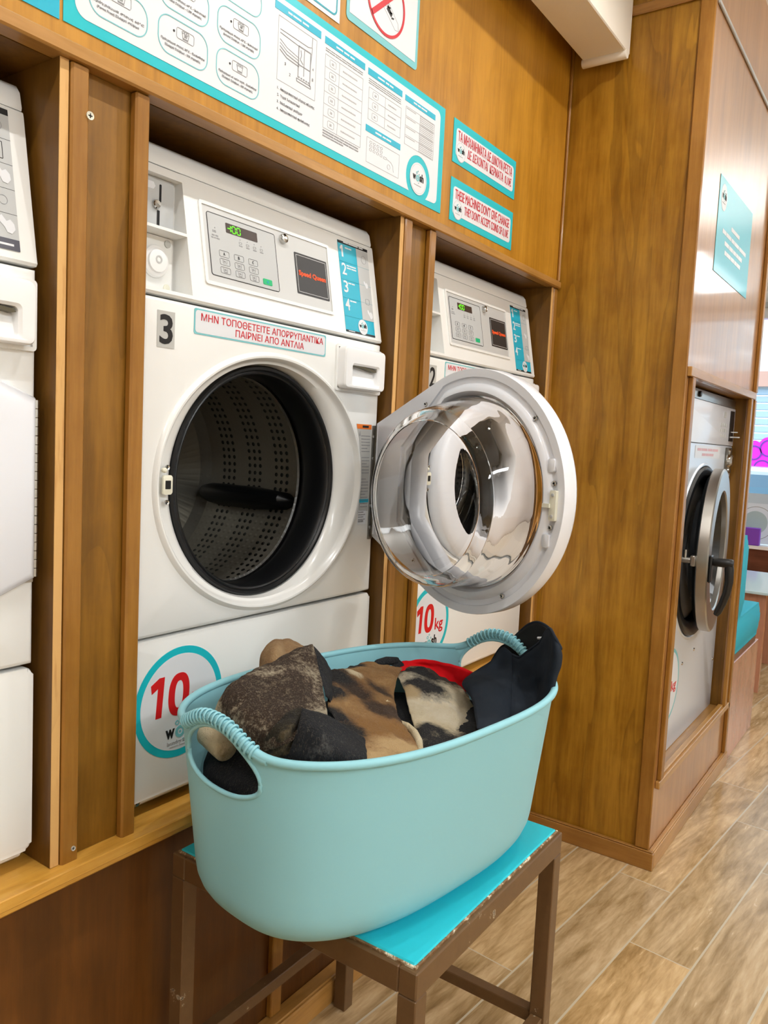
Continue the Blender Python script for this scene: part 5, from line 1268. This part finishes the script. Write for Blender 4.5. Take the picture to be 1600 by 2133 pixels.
mb().box(4.62, 5.45, -.42, .75, .545, .562, .003).build('glass_top', mat('pale_glass_top', S(206, 226, 230), .08, spec=.7), tb)
mb().box(4.66, 4.70, -.36, .70, 0, .5445).build('leg_panel', W_RED, tb)
mb().box(5.37, 5.41, -.36, .70, 0, .5445).build('leg_panel', W_RED, tb)
ob = empty('wooden_bench', (5.9, 0, 0), 'orange-toned wooden bench standing below the window', 'bench')
mb().box(5.62, 6.40, -.60, 1.10, .40, .43, .003).build('seat', W_ORANGE, ob)
mb().box(5.64, 5.67, -.58, 1.08, 0, .3995).build('front_board', W_ORANGE, ob)
mb().box(6.36, 6.39, -.58, 1.08, 0, .3995).build('back_board', W_ORANGE, ob)
pb = mb(); pb.box(6.405, 6.455, -.024, .100, .6255, .7560, .004)
tag(pb.build('purple_box', mat('purple_card', S(126, 66, 186), .6), None, 30, (6.43, .0, .6255)), 'small purple box standing on the window sill', 'box')
# frosted picture of a washer stuck on the window
wp = empty('window_decal', (6.53, .05, .85), 'large pale window decal showing a washing machine front', 'decal')
MW = frame((6.532, 0, 0), (0, -1, 0), (0, 0, 1), (-1, 0, 0))
mb(MW).prism([(-.42, .63), (.45, .63), (.45, 1.01), (-.42, 1.01)], -.0012, .0).build('pale_film', mat('pale_film', S(226, 236, 246), .5), wp)
mb(MW).disc(-.035, .790, .086, .0, .0006, 48).build('drum_disc', mat('grey_green_film', S(178, 198, 200), .4), wp)
mb(MW).ring(-.030, .785, .122, .126, .0, .0006, 56).build('drum_ring', GREYINK, wp)
mb(MW).prism([(-.42, .935), (.45, .935), (.45, 1.01), (-.42, 1.01)], .0, .0005).build('fascia_film', mat('blue_grey_film', S(198, 214, 226), .4), wp)

# ------------------------------------------------------------------ street outside
struct(mb().box(6.65, 30, -20, 20, -.20, -.12).build('ground_street', mat('asphalt', S(130, 132, 136), .9)))
bd = empty('building', (14.2, 1, -.12), 'pale shop building across the street with a rolled-down shutter', 'building')
mb().box(14.0, 14.4, -12, 12, 2.42, 6.5).box(14.0, 14.4, -12, -3.2, -.12, 2.42).box(14.0, 14.4, 4.6, 12, -.12, 2.42).build('facade', mat('facade_paint', S(214, 212, 206), .9), bd)
mb().box(13.9, 13.999, -3.4, 4.8, 2.42, 2.66).build('salmon_band', mat('salmon_stone', S(206, 164, 146), .9), bd)
sh = mb()
for i in range(21): sh.box(14.05, 14.09, -3.2, 4.6, -.11+.12*i, -.005+.12*i, .012)
sho = sh.build('roller_shutter', mat('blue_grey_shutter', S(176, 200, 214), .6), bd)
MG = frame((14.0475, 0, 0), (0, -1, 0), (0, 0, 1), (-1, 0, 0))
g = mb(MG)
for _k, (u, v, ru, rv) in enumerate(((-1.38, 1.36, .12, .20), (-1.18, 1.40, .16, .22), (-1.02, 1.22, .16, .16), (-1.30, 1.10, .22, .14), (-.85, 1.30, .2, .24))): g.disc(u, v, rv, .001+.003*_k, .003+.003*_k, 26, ru)
g.build('graffiti', mat('magenta_paint', S(236, 40, 214), .7), sho)
g = mb(MG)
for (u, v, r_) in ((-1.38, 1.36, .10), (-1.16, 1.44, .12), (-1.0, 1.2, .12), (-1.24, 1.12, .11)): g.ring(u, v, r_, r_+.018, .018, .020, 26)
g.build('graffiti_outline', mat('violet_paint', S(104, 62, 160), .7), sho)
def car():
    r = empty('car', (10.0, .4, -.12), 'pale car parked in the street outside the window', 'car')
    prof = [(-2.1, .30), (-2.15, .62), (-2.0, .80), (-1.2, .90), (-.55, 1.28), (.75, 1.30), (1.55, .95), (2.1, .86), (2.2, .60), (2.15, .30)]
    def body(P, x0, x1, ins):
        b = mb(); rows = []
        for x, k in ((x0, ins), (x0+.12, 0), (x1-.12, 0), (x1, ins)):
            rows.append([(x, .4+p[0]*(1-k), (p[1]-.6)*(1-k)+.6-.12) for p in P])
        R = b.loops(rows); b.bm.faces.new(R[0]); b.bm.faces.new(R[-1][::-1]); return b
    body(prof, 9.2, 10.9, .05).build('body', mat('pale_car_paint', S(214, 222, 228), .25, coat=.8), r, 40)
    MCAR = frame((9.195, 0, 0), (0, -1, 0), (0, 0, 1), (-1, 0, 0))
    gl = mat('car_glass', S(120, 150, 168), .08, spec=.7)
    for P in ([(.70, .80), (.30, .82), (-.28, .82), (-.28, 1.10), (.12, 1.10)], [(-.36, .82), (-1.05, .82), (-.75, 1.10), (-.36, 1.10)]):
        mb(MCAR).prism([(u, v) for u, v in P], -.05, .004).build('side_window', gl, r)
    for y in (-.95, 1.75):
        w_ = mb(frame((9.18, y, .20), (0, 1, 0), (0, 0, 1), (-1, 0, 0))).lathe([(.0001, .02), (.17, .02), (.19, .0), (.30, .01), (.315, -.03), (.315, -.18), (.0001, -.18)], 32).build('wheel', RUBBER, r)
    mb(MCAR).box(-.6, -.42, .68, .72, .0, .02).build('door_handle', CHROME, r)
car()
